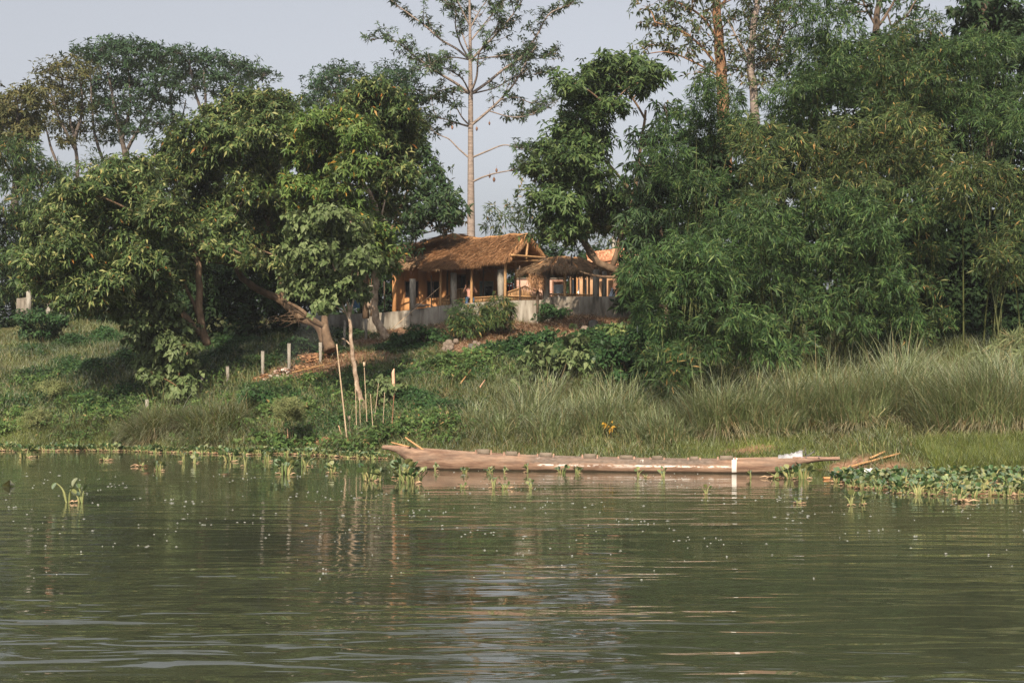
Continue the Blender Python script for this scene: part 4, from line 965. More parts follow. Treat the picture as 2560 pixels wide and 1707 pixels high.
# the tall kapok-like tree behind the house
def kapok():
    Y = 76; rng = np.random.default_rng(200)
    def q(x, y, d=0.0): return P(340 + x / 7.35, y / 7.35, Y + d)
    t = thing('tall_tree', 'very tall straight tree with whorls of bare upswept limbs behind the thatch roofs', 'tree', P(471, 330, Y))
    tr = MB()
    trunk = smooth_path([P(471.3, 300, Y), P(471, 212, Y), P(470.7, 150, Y), P(470.6, 94, Y), P(470.3, 60, Y), P(470, 27, Y), P(469.2, -20, Y), P(469, -70, Y)], 6)
    tr.tube(trunk, [.26, .20, .15, .125, .10, .075, .05, .03], 12); tr.build('trunk', M['bark_grey'], t, smooth=True)
    LB = [
     ([(958, 690), (850, 610), (740, 545), (620, 465), (500, 370), (380, 290), (240, 285)], .085, -2.0),
     ([(962, 690), (1090, 600), (1200, 510), (1330, 420), (1440, 270), (1530, 110), (1640, 50), (1720, 10)], .085, 1.5),
     ([(962, 680), (1005, 560), (1020, 400), (1080, 300), (1150, 200), (1180, 60)], .065, -3.0),
     ([(955, 440), (860, 360), (740, 290), (640, 200), (520, 110), (400, 20), (330, -60)], .07, 1.5),
     ([(962, 440), (1060, 340), (1150, 250), (1260, 120), (1340, 0), (1400, -120)], .07, -1.5),
     ([(957, 440), (890, 330), (850, 200), (850, 60), (800, -80)], .055, -2.5),
     ([(960, 410), (900, 250), (860, 100), (760, -20)], .05, 2.5),
     ([(960, 300), (1040, 200), (1120, 100), (1230, -20)], .05, 2.0),
     ([(958, 200), (900, 80), (820, -60), (700, -120)], .05, -1.0),
     ([(960, 200), (1020, 90), (1100, -40)], .05, 1.0),
     ([(957, 930), (850, 900), (740, 865), (620, 850)], .06, 1.0),
     ([(957, 925), (890, 850), (835, 730), (830, 650)], .05, -1.5),
     ([(962, 920), (1060, 840), (1180, 730), (1290, 600), (1360, 470), (1400, 380)], .085, -1.0),
     ([(1100, 815), (1250, 856), (1400, 845), (1540, 780)], .035, 1.0, -.4),
     ([(1180, 730), (1300, 715), (1420, 760), (1560, 750)], .032, 2.0, -.6),
     ([(956, 1165), (870, 1090), (800, 1020), (720, 985), (640, 920), (560, 860)], .05, 1.0),
     ([(962, 1160), (1080, 1110), (1200, 1065), (1300, 1080), (1440, 1100)], .055, -1.0),
     ([(962, 1340), (1050, 1300), (1150, 1270), (1300, 1240), (1390, 1190)], .06, -1.5),
     ([(962, -60), (1060, -160), (1180, -240)], .05, 1.5), ([(957, -60), (860, -170), (760, -230)], .05, -1.5), ([(960, -150), (1000, -260), (960, -330)], .05, 0),
     ([(955, 690), (800, 650), (700, 690), (640, 740)], .04, 2.5), ([(962, 690), (1150, 640), (1300, 560), (1450, 540), (1550, 520)], .045, 3.0), ([(960, 440), (820, 420), (700, 460), (560, 440)], .045, 3.0),
     ([(960, 440), (1100, 420), (1280, 400), (1450, 430), (1600, 390)], .045, 3.0), ([(960, 690), (880, 560), (700, 480), (580, 500)], .05, -3.5),
    ]
    tipsC, tipsA = [], []
    for spec in LB:
        pts, r, dd = spec[:3]; d0 = spec[3] if len(spec) > 3 else 0
        n = len(pts); w = [q(a, b, d0 + dd * i / (n - 1)) for i, (a, b) in enumerate(pts)]
        path = smooth_path(w, 5); mb = MB(); mb.tube(path, [r, r * .75, r * .5, r * .2], 7, caps=False)
        L = np.linalg.norm(np.diff(path, axis=0), axis=1).sum()
        ns = max(3, int(L * 2.6)); bare_low = pts[0][1] > 1000
        for i in range(ns):
            f = (.62 if bare_low else .28) + (.38 if bare_low else .72) * (i + rng.uniform(0, 1)) / ns
            k = min(int(f * (len(path) - 1)), len(path) - 2); a = path[k]; u = unit(path[k + 1] - path[k])
            side = unit(np.cross(u, UP)) * rng.choice([-1, 1]) + rng.normal(0, .5, 3)
            ln = (1.35 - .75 * f) * rng.uniform(.5, 1.2) * (.7 if bare_low else 1.0)
            m = a + (u * .6 + side * .5) * ln * .55 - UP * .05; e = a + (u * .65 + side * .6) * ln + UP * ln * rng.uniform(-.05, .35)
            p = np.array([a, m, e]); p = smooth_path(p, 4); mb.tube(p, [r * .3 + .008, .007], 4, caps=False)
            for s in (.35, .55, .72, .88, 1.0):
                if s < 1 and rng.uniform() < .25: continue
                c = p[int(s * (len(p) - 1))]; v = unit(p[-1] - p[0]) * .5 + UP * .6 + rng.normal(0, .4, 3)
                tw = c + v * rng.uniform(.08, .3); mb.tube([c, tw], [.008, .005], 3, caps=False)
                tipsC.append(tw); tipsA.append(v)
        for s in (1.0, .93, .86):
            c = path[int(s * (len(path) - 1))]; tipsC.append(c + UP * .1); tipsA.append(UP + rng.normal(0, .3, 3))
        mb.build('limb', M['bark_grey'], t, smooth=True)
    C = np.array(tipsC); A = np.array(tipsA)
    lb = MB(); k = rng.uniform(0, 1, len(C)) < .92; k2 = rng.uniform(0, 1, len(C)) < .55; C2 = np.concatenate([C[k], C[k2] + rng.normal(0, .14, C[k2].shape)]); A2 = np.concatenate([A[k], A[k2]])
    rosettes(lb, rng, C2, A2, 7, .26, .082, 72, .35)
    lb.build('leaves', M['leaf_sparse'], t)
    for x, y, s in ((825, 935, .12), (1005, 945, .12), (1098, 905, .1), (1150, 1250, .12), (1132, 1318, .14), (1100, 1290, .12)):
        mb = MB(); c = q(x, y, -.5); mb.tube([c + UP * s * 2.2, c + UP * s * .9], [.006, .006], 3); mb.tube([c + UP * s, c + UP * s * .4, c - UP * s * .3, c - UP * s], [.01, s * .5, s * .55, .015], 7)
        mb.build('seed_pod', M['timber'], t)
kapok()

# middle right: tree leaning out over the shelter
tree('leaning_tree', 'leafy tree leaning left on a dark limb over the small shelter', 'tree',
     [([(668, 340), (662, 306), (650, 286), (632, 277), (612, 268), (598, 262), (588, 250), (580, 230), (575, 205)], .24, .08), ([(598, 262), (585, 240), (578, 215), (584, 180)], .12, .06), ([(612, 268), (622, 235), (634, 195), (640, 150), (646, 110)], .12, .05), ([(632, 277), (600, 276), (575, 270)], .07, .03), ([(634, 195), (614, 170), (596, 150)], .07, .04), ([(646, 120), (630, 95), (612, 82)], .05, .03)],
     [(562, 84, 8, 5), (574, 84, 12, 6), (588, 78, 8, 6), (604, 64, 12, 7), (618, 62, 14, 7), (634, 64, 14, 7), (650, 70, 12, 7), (598, 82, 14, 9), (618, 80, 15, 8), (640, 82, 12, 7), (656, 78, 8, 5), (580, 98, 15, 8), (598, 102, 15, 8), (612, 106, 12, 7), (572, 118, 14, 9), (590, 122, 17, 10), (560, 132, 13, 9), (580, 140, 18, 10), (598, 138, 13, 8), (546, 150, 14, 9), (566, 158, 18, 11), (590, 158, 16, 11),
      (540, 168, 13, 9), (556, 178, 17, 11), (578, 178, 17, 12), (598, 174, 12, 9), (546, 196, 14, 10), (566, 200, 17, 11), (588, 200, 15, 11), (552, 216, 14, 9), (572, 222, 15, 10), (594, 222, 13, 10), (560, 232, 9, 5), (576, 233, 9, 5), (612, 196, 12, 12), (610, 214, 12, 10), (602, 226, 8, 4), (626, 232, 9, 7), (541, 236, 4, 5)],
     57, dict(BROAD, L=.29, W=.10, d1=3.9, inner=.3), M['leaf_mid'], M['bark'], 130, r0=.06, yj=2.0)
tree('drooping_tree', 'dark long-leaved tree with drooping sprays between the leaning tree and the bamboo', 'tree',
     [([(668, 335), (664, 280), (661, 220), (664, 150), (668, 100)], .10, .03)],
     [(664, 108, 10, 8), (644, 142, 12, 12), (660, 138, 12, 12), (640, 166, 13, 12), (656, 166, 13, 13), (646, 192, 14, 12), (664, 190, 12, 13), (640, 216, 13, 11), (656, 218, 14, 12), (650, 240, 14, 10), (670, 240, 12, 11), (634, 240, 9, 9)],
     54, dict(DARKB, L=.36, W=.075, droop=.8), M['leaf_dark'], M['dark_pole'], 131, r0=.04, fwd=-.6)
bamboo_clump('soft pale green feathery mass behind the pavilion roof and tall trunk', [(486, 230, 10, 8), (500, 222, 12, 9), (516, 212, 13, 10), (532, 204, 12, 10), (494, 240, 12, 8), (512, 232, 14, 10), (530, 226, 14, 10), (548, 216, 12, 12), (526, 244, 14, 8), (548, 238, 14, 10), (566, 232, 13, 12), (586, 236, 13, 10), (604, 240, 13, 9), (620, 236, 11, 10), (600, 222, 12, 10), (500, 208, 8, 6), (524, 192, 9, 7)],
             92, 545, M['bamboo_leaf_yellow'], 132, dict(YB, L=.42, W=.08, d1=1.1, step=.26), 5, culm_r=.06, yj=2)

# tall trees behind the bamboo, top right
tree('tall_forest_tree', 'tall tree with an orange lit trunk and sparse brownish leaves above the bamboo', 'tree',
     [([(727, 200), (724, 120), (722, 82), (719, 40), (716, 0), (713, -50)], .34, .16), ([(721, 70), (700, 45), (680, 30), (655, 22)], .07, .03), ([(719, 40), (700, 15), (676, 2), (650, -4)], .07, .03), ([(717, 10), (734, -10), (750, -30)], .07, .03), ([(722, 78), (694, 62), (668, 52), (644, 54)], .05, .02)],
     [(648, 8, 10, 7), (662, 0, 12, 7), (680, 8, 12, 8), (696, 0, 12, 8), (656, 26, 11, 8), (674, 28, 12, 8), (692, 30, 12, 9), (708, 20, 10, 10), (650, 46, 9, 5), (668, 48, 11, 6), (688, 52, 12, 8), (704, 46, 10, 9), (736, 20, 11, 9), (734, 46, 11, 9), (738, 70, 11, 8), (700, 72, 12, 7), (742, -4, 12, 9), (714, -14, 16, 10), (672, -16, 16, 9)],
     66, LOOSE, M['leaf_dry'], M['bark_orange'], 140, group='tall forest trees behind the bamboo', r0=.05, twigs=7)
tree('tall_forest_tree', 'tall olive-leaved tree with a thin dark trunk just right of the orange trunk', 'tree',
     [([(758, 200), (755, 110), (751, 70), (752, 40), (757, 0), (757, -40)], .22, .1), ([(751, 62), (738, 40), (728, 20)], .07, .03), ([(752, 68), (768, 55), (786, 30)], .06, .03)],
     [(752, 14, 14, 9), (770, 10, 13, 10), (786, 20, 11, 11), (760, 34, 14, 10), (778, 40, 12, 10), (752, 56, 14, 9), (772, 60, 14, 10), (788, 52, 9, 10), (756, 78, 13, 8), (774, 82, 12, 8), (784, -4, 14, 9), (756, -10, 14, 9)],
     64, dict(LOOSE, d1=2.4, W=.08), M['leaf_dry'], M['bark_grey'], 141, group='tall forest trees behind the bamboo', r0=.05)
tree('tall_forest_tree', 'dark forked tree showing bare stems at the top edge between bamboo heads', 'tree',
     [([(880, 160), (878, 60), (876, 28), (879, 0), (882, -40)], .2, .1), ([(877, 28), (888, 12), (900, -10)], .08, .04), ([(888, 14), (892, 30)], .04, .03), ([(876, 26), (866, 8), (858, -12)], .06, .03), ([(892, 26), (906, 16), (916, 0)], .06, .03)],
     [(852, 0, 13, 6), (868, 6, 11, 5), (900, 0, 12, 6), (916, 8, 10, 6), (840, 10, 10, 8), (884, -14, 20, 7), (908, 16, 9, 4)],
     62, LOOSE, M['leaf_dark'], M['dark_pole'], 142, group='tall forest trees behind the bamboo', r0=.05)
tree('tall_forest_tree', 'dark large-leaved tree at the top right corner behind bamboo', 'tree',
     [([(990, 160), (984, 80), (982, 40), (986, 0), (990, -40)], .26, .14)],
     [(966, 6, 12, 9), (982, 12, 13, 10), (998, 6, 12, 10), (972, 26, 12, 9), (990, 30, 12, 9), (980, -10, 20, 9), (1012, 14, 12, 12), (1020, 34, 12, 12)],
     60, dict(DARKB, L=.4, W=.17), M['leaf_dark'], M['dark_pole'], 143, group='tall forest trees behind the bamboo', r0=.06)

# bamboo, right half
BB = dict(L=.29, W=.043, d1=5.6, droop=.42, step=.17, seg=2, inner=.66, low=-.2)
bamboo_clump('bamboo clump rounding up below the orange trunk beside the drooping tree', [(690, 96, 14, 9), (706, 90, 15, 10), (722, 98, 14, 11), (680, 112, 14, 11), (698, 114, 17, 12), (718, 118, 17, 12), (736, 122, 12, 12), (676, 132, 14, 12), (696, 136, 17, 12), (716, 142, 16, 12), (670, 156, 14, 14), (690, 160, 17, 13), (712, 168, 16, 13), (674, 184, 14, 13), (694, 188, 17, 13), (714, 194, 15, 12), (684, 212, 16, 12), (704, 218, 16, 12), (690, 236, 16, 10)],
             51, 690, M['bamboo_leaf_deep'], 150, BB, 9)
bamboo_clump('olive bamboo clump with tan hanging leaf tips above the bright middle clump', [(742, 134, 14, 9), (758, 130, 15, 9), (776, 136, 15, 9), (794, 140, 14, 9), (736, 150, 14, 9), (756, 150, 17, 10), (778, 154, 17, 10), (798, 156, 14, 10), (740, 168, 16, 10), (762, 172, 17, 11), (784, 174, 16, 11), (746, 188, 15, 10), (768, 192, 16, 10), (788, 194, 14, 10), (806, 172, 12, 10), (800, 190, 12, 10), (754, 206, 15, 8)],
             49.5, 765, M['bamboo_leaf_yellow'], 151, BB, 9)
bamboo_clump('tall airy bamboo clump touching the top of the photo right of the bare gap', [(812, 24, 13, 10), (826, 16, 14, 10), (842, 28, 15, 10), (806, 46, 13, 11), (824, 42, 16, 11), (846, 48, 16, 11), (800, 70, 13, 11), (820, 66, 16, 11), (842, 70, 16, 11), (864, 60, 14, 11), (792, 92, 13, 10), (812, 90, 16, 11), (836, 92, 16, 11), (860, 84, 14, 11), (786, 112, 13, 9), (806, 114, 16, 10), (830, 116, 16, 10), (780, 96, 10, 9), (796, 6, 12, 8), (818, -6, 16, 9), (840, 6, 10, 8)],
             54, 822, M['bamboo_leaf_deep'], 152, dict(BB, d1=5.0), 9)
bamboo_clump('bright-headed bamboo clump leaning left below the forked dark tree', [(888, 46, 12, 9), (904, 36, 14, 10), (922, 30, 15, 11), (938, 40, 13, 12), (878, 66, 13, 10), (896, 62, 16, 11), (918, 56, 16, 11), (938, 64, 14, 12), (872, 84, 13, 10), (892, 84, 16, 11), (914, 80, 16, 11), (934, 88, 14, 12), (884, 104, 15, 10), (906, 104, 16, 11), (928, 110, 14, 11), (862, 100, 12, 9)],
             53, 905, M['bamboo_leaf'], 153, BB, 9)
bamboo_clump('large golden-tipped bamboo clump whose sprays hang over dark hollows', [(846, 130, 15, 9), (864, 124, 16, 10), (884, 122, 16, 10), (904, 126, 16, 10), (922, 134, 14, 10), (832, 144, 14, 9), (852, 146, 17, 10), (876, 142, 17, 10), (900, 146, 17, 10), (922, 152, 13, 10), (838, 164, 15, 9), (858, 166, 16, 9), (882, 162, 16, 9), (906, 168, 14, 9), (824, 160, 12, 9), (846, 182, 13, 7), (816, 178, 13, 9), (866, 184, 12, 6), (926, 172, 10, 8)],
             50, 872, M['bamboo_leaf_yellow'], 154, BB, 10)
bamboo_clump('tall dense bamboo clump filling the top right edge', [(948, 60, 13, 11), (964, 48, 15, 11), (982, 52, 15, 12), (1000, 50, 15, 12), (1018, 60, 14, 13), (952, 82, 14, 11), (970, 76, 16, 12), (992, 78, 16, 12), (1014, 84, 15, 13), (948, 104, 14, 11), (968, 102, 16, 12), (990, 106, 16, 12), (1012, 112, 15, 13), (958, 126, 15, 11), (980, 130, 16, 12), (1004, 136, 15, 12), (1024, 130, 12, 14), (940, 118, 12, 10), (1034, 90, 12, 16), (1036, 50, 12, 16)],
             52, 985, M['bamboo_leaf_deep'], 155, BB, 10)
bamboo_clump('olive bamboo clump hanging low above the black gap at the right edge', [(950, 150, 14, 9), (968, 150, 16, 10), (988, 156, 16, 10), (1008, 162, 14, 11), (944, 168, 13, 9), (964, 172, 16, 10), (986, 176, 16, 11), (1008, 184, 14, 11), (954, 190, 14, 9), (974, 194, 15, 10), (996, 200, 14, 10), (1016, 206, 12, 11), (936, 184, 10, 8), (962, 208, 12, 8), (1004, 220, 13, 11), (1020, 232, 11, 12), (998, 240, 12, 11), (1014, 256, 12, 12), (992, 260, 10, 11), (1006, 276, 12, 11), (1022, 284, 10, 12), (996, 292, 9, 10), (1012, 304, 11, 9)],
             47.5, 1000, M['bamboo_leaf_yellow'], 156, BB, 8)
bamboo_clump('bright green dome-shaped bamboo clump in the middle of the right thicket', [(722, 226, 14, 9), (738, 216, 15, 9), (756, 212, 15, 9), (774, 216, 14, 10), (716, 244, 14, 10), (734, 238, 16, 10), (756, 234, 17, 11), (778, 238, 15, 11), (724, 260, 15, 10), (746, 258, 17, 11), (770, 260, 16, 12), (792, 256, 13, 12), (786, 280, 14, 12), (764, 282, 16, 11), (800, 286, 12, 12), (796, 308, 12, 12), (780, 302, 14, 11), (808, 330, 10, 10), (744, 278, 14, 9)],
             47, 775, M['bamboo_leaf_deep'], 157, BB, 9)
bamboo_clump('upright dark green bamboo clump with starry leaf sprays right of the dome-shaped one', [(818, 206, 13, 9), (836, 200, 15, 9), (856, 206, 15, 10), (874, 216, 13, 10), (812, 224, 13, 10), (832, 222, 16, 11), (854, 226, 16, 11), (874, 236, 14, 11), (820, 246, 14, 11), (842, 248, 16, 11), (864, 252, 15, 11), (880, 258, 12, 11), (834, 270, 14, 11), (856, 276, 15, 11), (876, 282, 13, 11), (848, 298, 14, 11), (870, 304, 13, 11), (830, 294, 12, 11), (846, 320, 13, 10), (868, 326, 12, 10), (890, 240, 10, 11), (894, 268, 10, 11), (822, 318, 11, 10), (858, 344, 12, 8), (898, 292, 10, 12), (904, 318, 10, 11)],
             47.5, 850, M['bamboo_leaf_deep'], 158, BB, 10)
bamboo_clump('shaded bamboo clump between the black gap and the starry sprays', [(900, 192, 13, 10), (918, 200, 13, 10), (910, 216, 14, 11), (928, 222, 12, 11), (916, 240, 13, 11), (934, 250, 11, 11), (922, 262, 12, 11), (910, 284, 10, 11), (928, 288, 10, 11), (926, 312, 11, 10), (940, 326, 12, 9), (918, 334, 10, 9)],
             50, 922, M['bamboo_leaf'], 159, dict(BB, d1=4.6), 7)
bamboo_clump('big fresh green bamboo bush spreading over the bank in front of the terrace end', [(652, 258, 12, 7), (668, 252, 14, 8), (686, 248, 14, 8), (704, 252, 14, 9), (720, 262, 13, 9), (640, 274, 13, 8), (658, 272, 16, 9), (680, 268, 17, 10), (702, 272, 17, 10), (722, 280, 15, 11), (642, 292, 14, 8), (662, 290, 17, 10), (686, 290, 18, 11), (710, 292, 17, 11), (734, 298, 15, 11), (650, 308, 15, 8), (672, 308, 17, 10), (698, 312, 18, 11), (724, 316, 17, 11), (748, 316, 15, 11), (664, 324, 14, 7), (688, 330, 17, 9), (714, 334, 17, 10), (740, 336, 16, 10), (762, 332, 15, 11), (782, 338, 13, 11), (756, 350, 15, 8), (776, 356, 13, 8), (728, 350, 15, 8), (700, 348, 14, 7), (798, 350, 10, 8)],
             44.6, 712, M['bamboo_leaf_deep'], 160, dict(BB, L=.31, W=.048), 10)
bamboo_clump('small bamboo tuft hanging to the grass tops below the big fresh bush', [(652, 362, 10, 6), (666, 356, 12, 7), (680, 360, 11, 7), (656, 374, 12, 7), (672, 372, 13, 7), (684, 376, 9, 6), (662, 386, 11, 6), (676, 386, 9, 5), (664, 396, 7, 4), (648, 348, 9, 6)],
             44, 668, M['bamboo_leaf'], 161, dict(BB, d1=3.2), 5)
# deep background behind everything on the right and left, a wood that reads as one mass
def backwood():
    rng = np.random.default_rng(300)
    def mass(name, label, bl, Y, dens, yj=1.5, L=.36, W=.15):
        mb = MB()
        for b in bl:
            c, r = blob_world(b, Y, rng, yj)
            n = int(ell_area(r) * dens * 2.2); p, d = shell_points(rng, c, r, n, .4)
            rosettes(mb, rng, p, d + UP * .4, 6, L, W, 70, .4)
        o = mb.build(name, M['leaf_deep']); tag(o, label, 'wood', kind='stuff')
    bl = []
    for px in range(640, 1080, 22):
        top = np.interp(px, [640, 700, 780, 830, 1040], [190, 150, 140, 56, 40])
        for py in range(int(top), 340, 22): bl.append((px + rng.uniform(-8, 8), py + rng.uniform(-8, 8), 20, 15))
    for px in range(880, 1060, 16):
        for py in range(225, 350, 16): bl.append((px + rng.uniform(-6, 6), py + rng.uniform(-6, 6), 14, 12, -7.0 + rng.uniform(-.5, .5)))  # nearer dark masses added so the bamboo gaps read as shade
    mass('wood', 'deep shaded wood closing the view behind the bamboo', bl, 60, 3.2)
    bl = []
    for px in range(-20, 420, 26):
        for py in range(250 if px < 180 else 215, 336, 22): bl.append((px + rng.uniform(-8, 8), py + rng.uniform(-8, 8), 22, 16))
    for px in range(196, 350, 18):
        for py in range(236, 336 if px < 300 else 300, 18): bl.append((px + rng.uniform(-6, 6), py + rng.uniform(-6, 6), 16, 13, -11.0 + rng.uniform(-1, 1)))  # nearer dark masses added to deepen the shaded hollow behind the trunks
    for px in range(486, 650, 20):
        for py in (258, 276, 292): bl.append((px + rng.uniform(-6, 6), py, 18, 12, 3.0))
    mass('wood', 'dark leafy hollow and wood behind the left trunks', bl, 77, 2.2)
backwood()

# ------------------------------------------------------------------ vegetation of the bank
def vis_x(Y, lo, hi): return (lo - 512) / FPX * Y, (hi - 512) / FPX * Y

def bank_grass():
    rng = np.random.default_rng(400)
    n = 330000
    d = rng.uniform(-.25, 26, n) ** 1.0; x = rng.uniform(-26, 24, n)
    keep = rng.uniform(0, 1, n) < np.interp(d, [0, 3, 12, 26], [1, .9, .6, .3]); d = d[keep]; x = x[keep]
    y = shore(x) + d
    px = 512 + FPX * x / y; k = (px > -40) & (px < 1064); x, y, d = x[k], y[k], d[k]
    b = bare(x, y); k = rng.uniform(0, 1, len(x)) > b * .93; x, y, d = x[k], y[k], d[k]
    # height changes in patches
    pt = .5 + .5 * np.sin(x * .9 + 1.3 * np.sin(y * .7)) * np.sin(y * .8 + x * .3 + 1)
    pt2 = .5 + .5 * np.sin(x * 2.3 + y * 1.7) * np.sin(y * 2.9 - x * 1.1)
    L = (.20 + .32 * pt + .16 * pt2) * np.interp(d, [0, 1.2, 6], [.7, .9, 1.1]) * rng.uniform(.55, 1.3, len(x))
    mid = np.exp(-((x + .5) / 6.5) ** 2); L = L * (1 - .6 * mid * np.clip((d - 12) / 3, 0, 1))
    B = np.stack([x, y, H(x, y) - .03], 1)
    az = rng.uniform(0, 2 * np.pi, len(x)); az = np.where(rng.uniform(0, 1, len(x)) < .2, rng.normal(np.pi, .7, len(x)), az)
    mb = MB()
    blades(mb, rng, B, az, np.abs(rng.normal(.2, .3, len(x))), L, rng.uniform(.012, .026, len(x)), .9, 3)
    o = mb.build('grass', M['grass']); tag(o, 'rough green grass covering the river bank', 'grass', kind='stuff')

def fresh_grass():
    """short bright grass by the water at the right, behind the canoe"""
    rng = np.random.default_rng(401); mb = MB()
    for px0, px1, d0, d1, n, L0 in ((690, 830, .1, 2.6, 16000, .2), (925, 1060, .2, 2.6, 20000, .42), (-20, 120, .1, 3.0, 14000, .3)):
        Yc = 38 if px0 > 500 else 50; x0, x1 = vis_x(Yc, px0, px1)
        x = rng.uniform(x0, x1, n); d = rng.uniform(d0, d1, n); y = shore(x) + d
        B = np.stack([x, y, H(x, y) - .02], 1)
        k = rng.uniform(0, 1, n) > bare(x, y) * .8; B = B[k]; m = len(B)
        blades(mb, rng, B, rng.uniform(0, 6.28, m), np.abs(rng.normal(.12, .2, m)), L0 * rng.uniform(.5, 1.3, m), rng.uniform(.01, .022, m), .5, 3)
    o = mb.build('fresh_grass', M['grass_fresh']); tag(o, 'short bright yellow-green grass near the water line', 'grass', kind='stuff')

def dry_litter():
    rng = np.random.default_rng(402); mb = MB()
    for q, a, b in BPT:
        n = int(a * b * (420 if q[1] > 45 else 110))
        x = q[0] + rng.normal(0, a * .6, n); y = q[1] + rng.normal(0, b * .6, n)
        B = np.stack([x, y, H(x, y) + .01], 1); az = rng.uniform(0, 6.28, n)
        blades(mb, rng, B, az, rng.uniform(.9, 1.6, n), rng.uniform(.12, .5, n), rng.uniform(.012, .03, n), .3, 2)
    o = mb.build('dry_straw', M['straw_litter']); tag(o, 'brown dry straw and cut grass strewn on the trodden soil', 'straw', kind='stuff')

def creepers():
    """low creeping leaves over the middle slope"""
    rng = np.random.default_rng(403); mb = MB()
    for px0, py0, rx, rz, n in ((415, 340, 2.0, .3, 1700), (405, 350, 2.2, .35, 1700), (508, 352, 1.8, .3, 1500), (520, 356, 3.0, .5, 2600), (556, 358, 2.2, .4, 1600), (480, 368, 2.2, .3, 1400), (610, 352, 2.6, .9, 3200), (632, 345, 2.2, 1.0, 3000), (612, 342, 1.3, .5, 1300), (645, 365, 2.0, .7, 2200), (440, 370, 2.6, .3, 1500), (300, 350, 2.6, .5, 1900), (330, 335, 2.0, .6, 1700), (250, 345, 2.4, .5, 1600),
                                (310, 395, 2.2, .25, 1200), (250, 395, 2.0, .25, 1000), (360, 390, 2.0, .25, 1100), (400, 405, 2.0, .25, 1100), (70, 345, 3.0, .45, 2200), (120, 340, 3.0, .5, 2400), (165, 350, 2.4, .45, 1800), (100, 365, 3.2, .4, 2200), (215, 360, 2.4, .4, 1800), (235, 345, 2.2, .45, 1700), (60, 375, 3.0, .35, 1600), (110, 400, 3, .3, 1500), (30, 400, 2.6, .3, 1300), (330, 425, 1.8, .2, 900), (430, 415, 1.8, .25, 1000), (250, 365, 2, .3, 900)):  # patches under the left trees added dark, in place of deep shade there
        q = GP(px0, py0); x = q[0] + rng.normal(0, rx * .5, n); y = q[1] + rng.normal(0, rx * .4, n)
        lump = np.clip(1 - ((x - q[0]) / rx) ** 2 - ((y - q[1]) / rx) ** 2, 0, 1) * (.6 + .4 * np.sin(x * 2.7 + y * 1.9))
        z = H(x, y) + rng.uniform(.1, 1, n) ** .5 * rz * np.clip(lump, 0.08, 1)
        kk = bare(x, y) < rng.uniform(.1, .6, n); x, y, z = x[kk], y[kk], z[kk]
        C = np.stack([x, y, z], 1); A = UP + rng.normal(0, .4, C.shape) + np.array([0, -.4, 0])
        rosettes(mb, rng, C, A, 5, .15, .10, 75, .3)
    o = mb.build('creepers', M['creeper_leaf']); tag(o, 'dark green creepers and low weeds matted over the slope', 'ground cover', kind='stuff')

def weeds():
    rng = np.random.default_rng(404); mb = MB()
    for i in range(95):
        x0 = rng.uniform(-20, 13); d0 = rng.uniform(.8, 13); y0 = float(shore(x0)) + d0; n = int(rng.uniform(25, 110)); r = rng.uniform(.3, .9); h = rng.uniform(.25, .6)
        if (x0 > 1 and d0 > 4) or (x0 > -1 and d0 < 5): continue
        x = x0 + rng.normal(0, r, n); y = y0 + rng.normal(0, r * .7, n); kk = bare(x, y) < .25; x, y = x[kk], y[kk]; n = len(x)
        if n < 5: continue
        C = np.stack([x, y, H(x, y) + h * rng.uniform(.3, 1, n)], 1)
        s = rng.uniform(.5, 1.2)
        rosettes(mb, rng, C, UP + rng.normal(0, .5, C.shape) + np.array([0, -.3, 0]), 5, .20 * s, .10 * s, 70, .4)
    o = mb.build('weeds', M['weed_leaf']); tag(o, 'mixed broad-leaved weeds tangled in the bank grass', 'weeds', kind='stuff')
M['weed_leaf'] = leafmat('weed_leaf', [(0, (.04, .075, .016)), (.6, (.085, .13, .028)), (.95, (.14, .17, .045)), (1, (.26, .17, .07))])
bank_grass(); fresh_grass(); dry_litter(); creepers(); weeds()

# tall arching tussocks at the right, one object each
TS = [  # px, py of the foot, radius, blades, length, note, wind
 (690, 428, .75, 1500, 1.75, 'tall pale tussock under the small hanging bamboo tuft', -.5), (716, 432, .75, 1500, 1.9, 'broad tussock with bronze foot right of the bamboo tuft', -.5),
 (744, 430, .8, 1600, 1.95, 'grey-green tussock below the big fresh bamboo bush', -.2), (772, 428, .75, 1500, 1.9, 'upright tussock behind the canoe middle, left of the dry pink stems', 0), (800, 426, .75, 1500, 1.8, 'tussock just left of the broken pink stems', .1),
 (838, 420, .85, 1700, 2.1, 'tallest feathery tussock right of the broken pink stems', -.1), (862, 420, .75, 1500, 1.8, 'tussock with straw-coloured side below the starry bamboo', .1), (892, 416, .8, 1500, 1.7, 'upright soft tussock under the shaded bamboo', .1), (918, 414, .8, 1500, 1.7, 'soft tussock left of the big arching one', .1),
 (952, 428, .95, 2200, 2.0, 'big tussock arching left over the bright shore grass', -1.1), (982, 424, 1.0, 2200, 2.1, 'wide bronze-footed tussock near the right edge', -.9), (1012, 420, 1.0, 2200, 2.1, 'tussock cut by the right edge of the photo', -.7), (1000, 398, .9, 1600, 1.9, 'dim tussock below the black gap in the bamboo', -.2), (950, 396, .9, 1600, 1.7, 'pale tussock behind the arching one', .1), (905, 392, .8, 1300, 1.5, 'low tussock at the foot of the dark bamboo hollow', 0)]
for i, (px, py, r, n, L, lab, wd) in enumerate(TS):
    tussock('grass_tussock', lab, 'tall grass', GP(px, py), r, int(n * .6), L * (max(1.0, .7) if i in (9, 10, 11) else .62 + .7 * ((i * 37) % 10) / 10), .03, M['grass_tall'], 500 + i, 'tall grass tussocks on the right bank', (.03, .45), .62, (wd * (1 if i in (9, 10, 11) else .4), -.15), (M['grass_bronze'], 380 if i in (1, 6, 9, 10, 11) else 130))
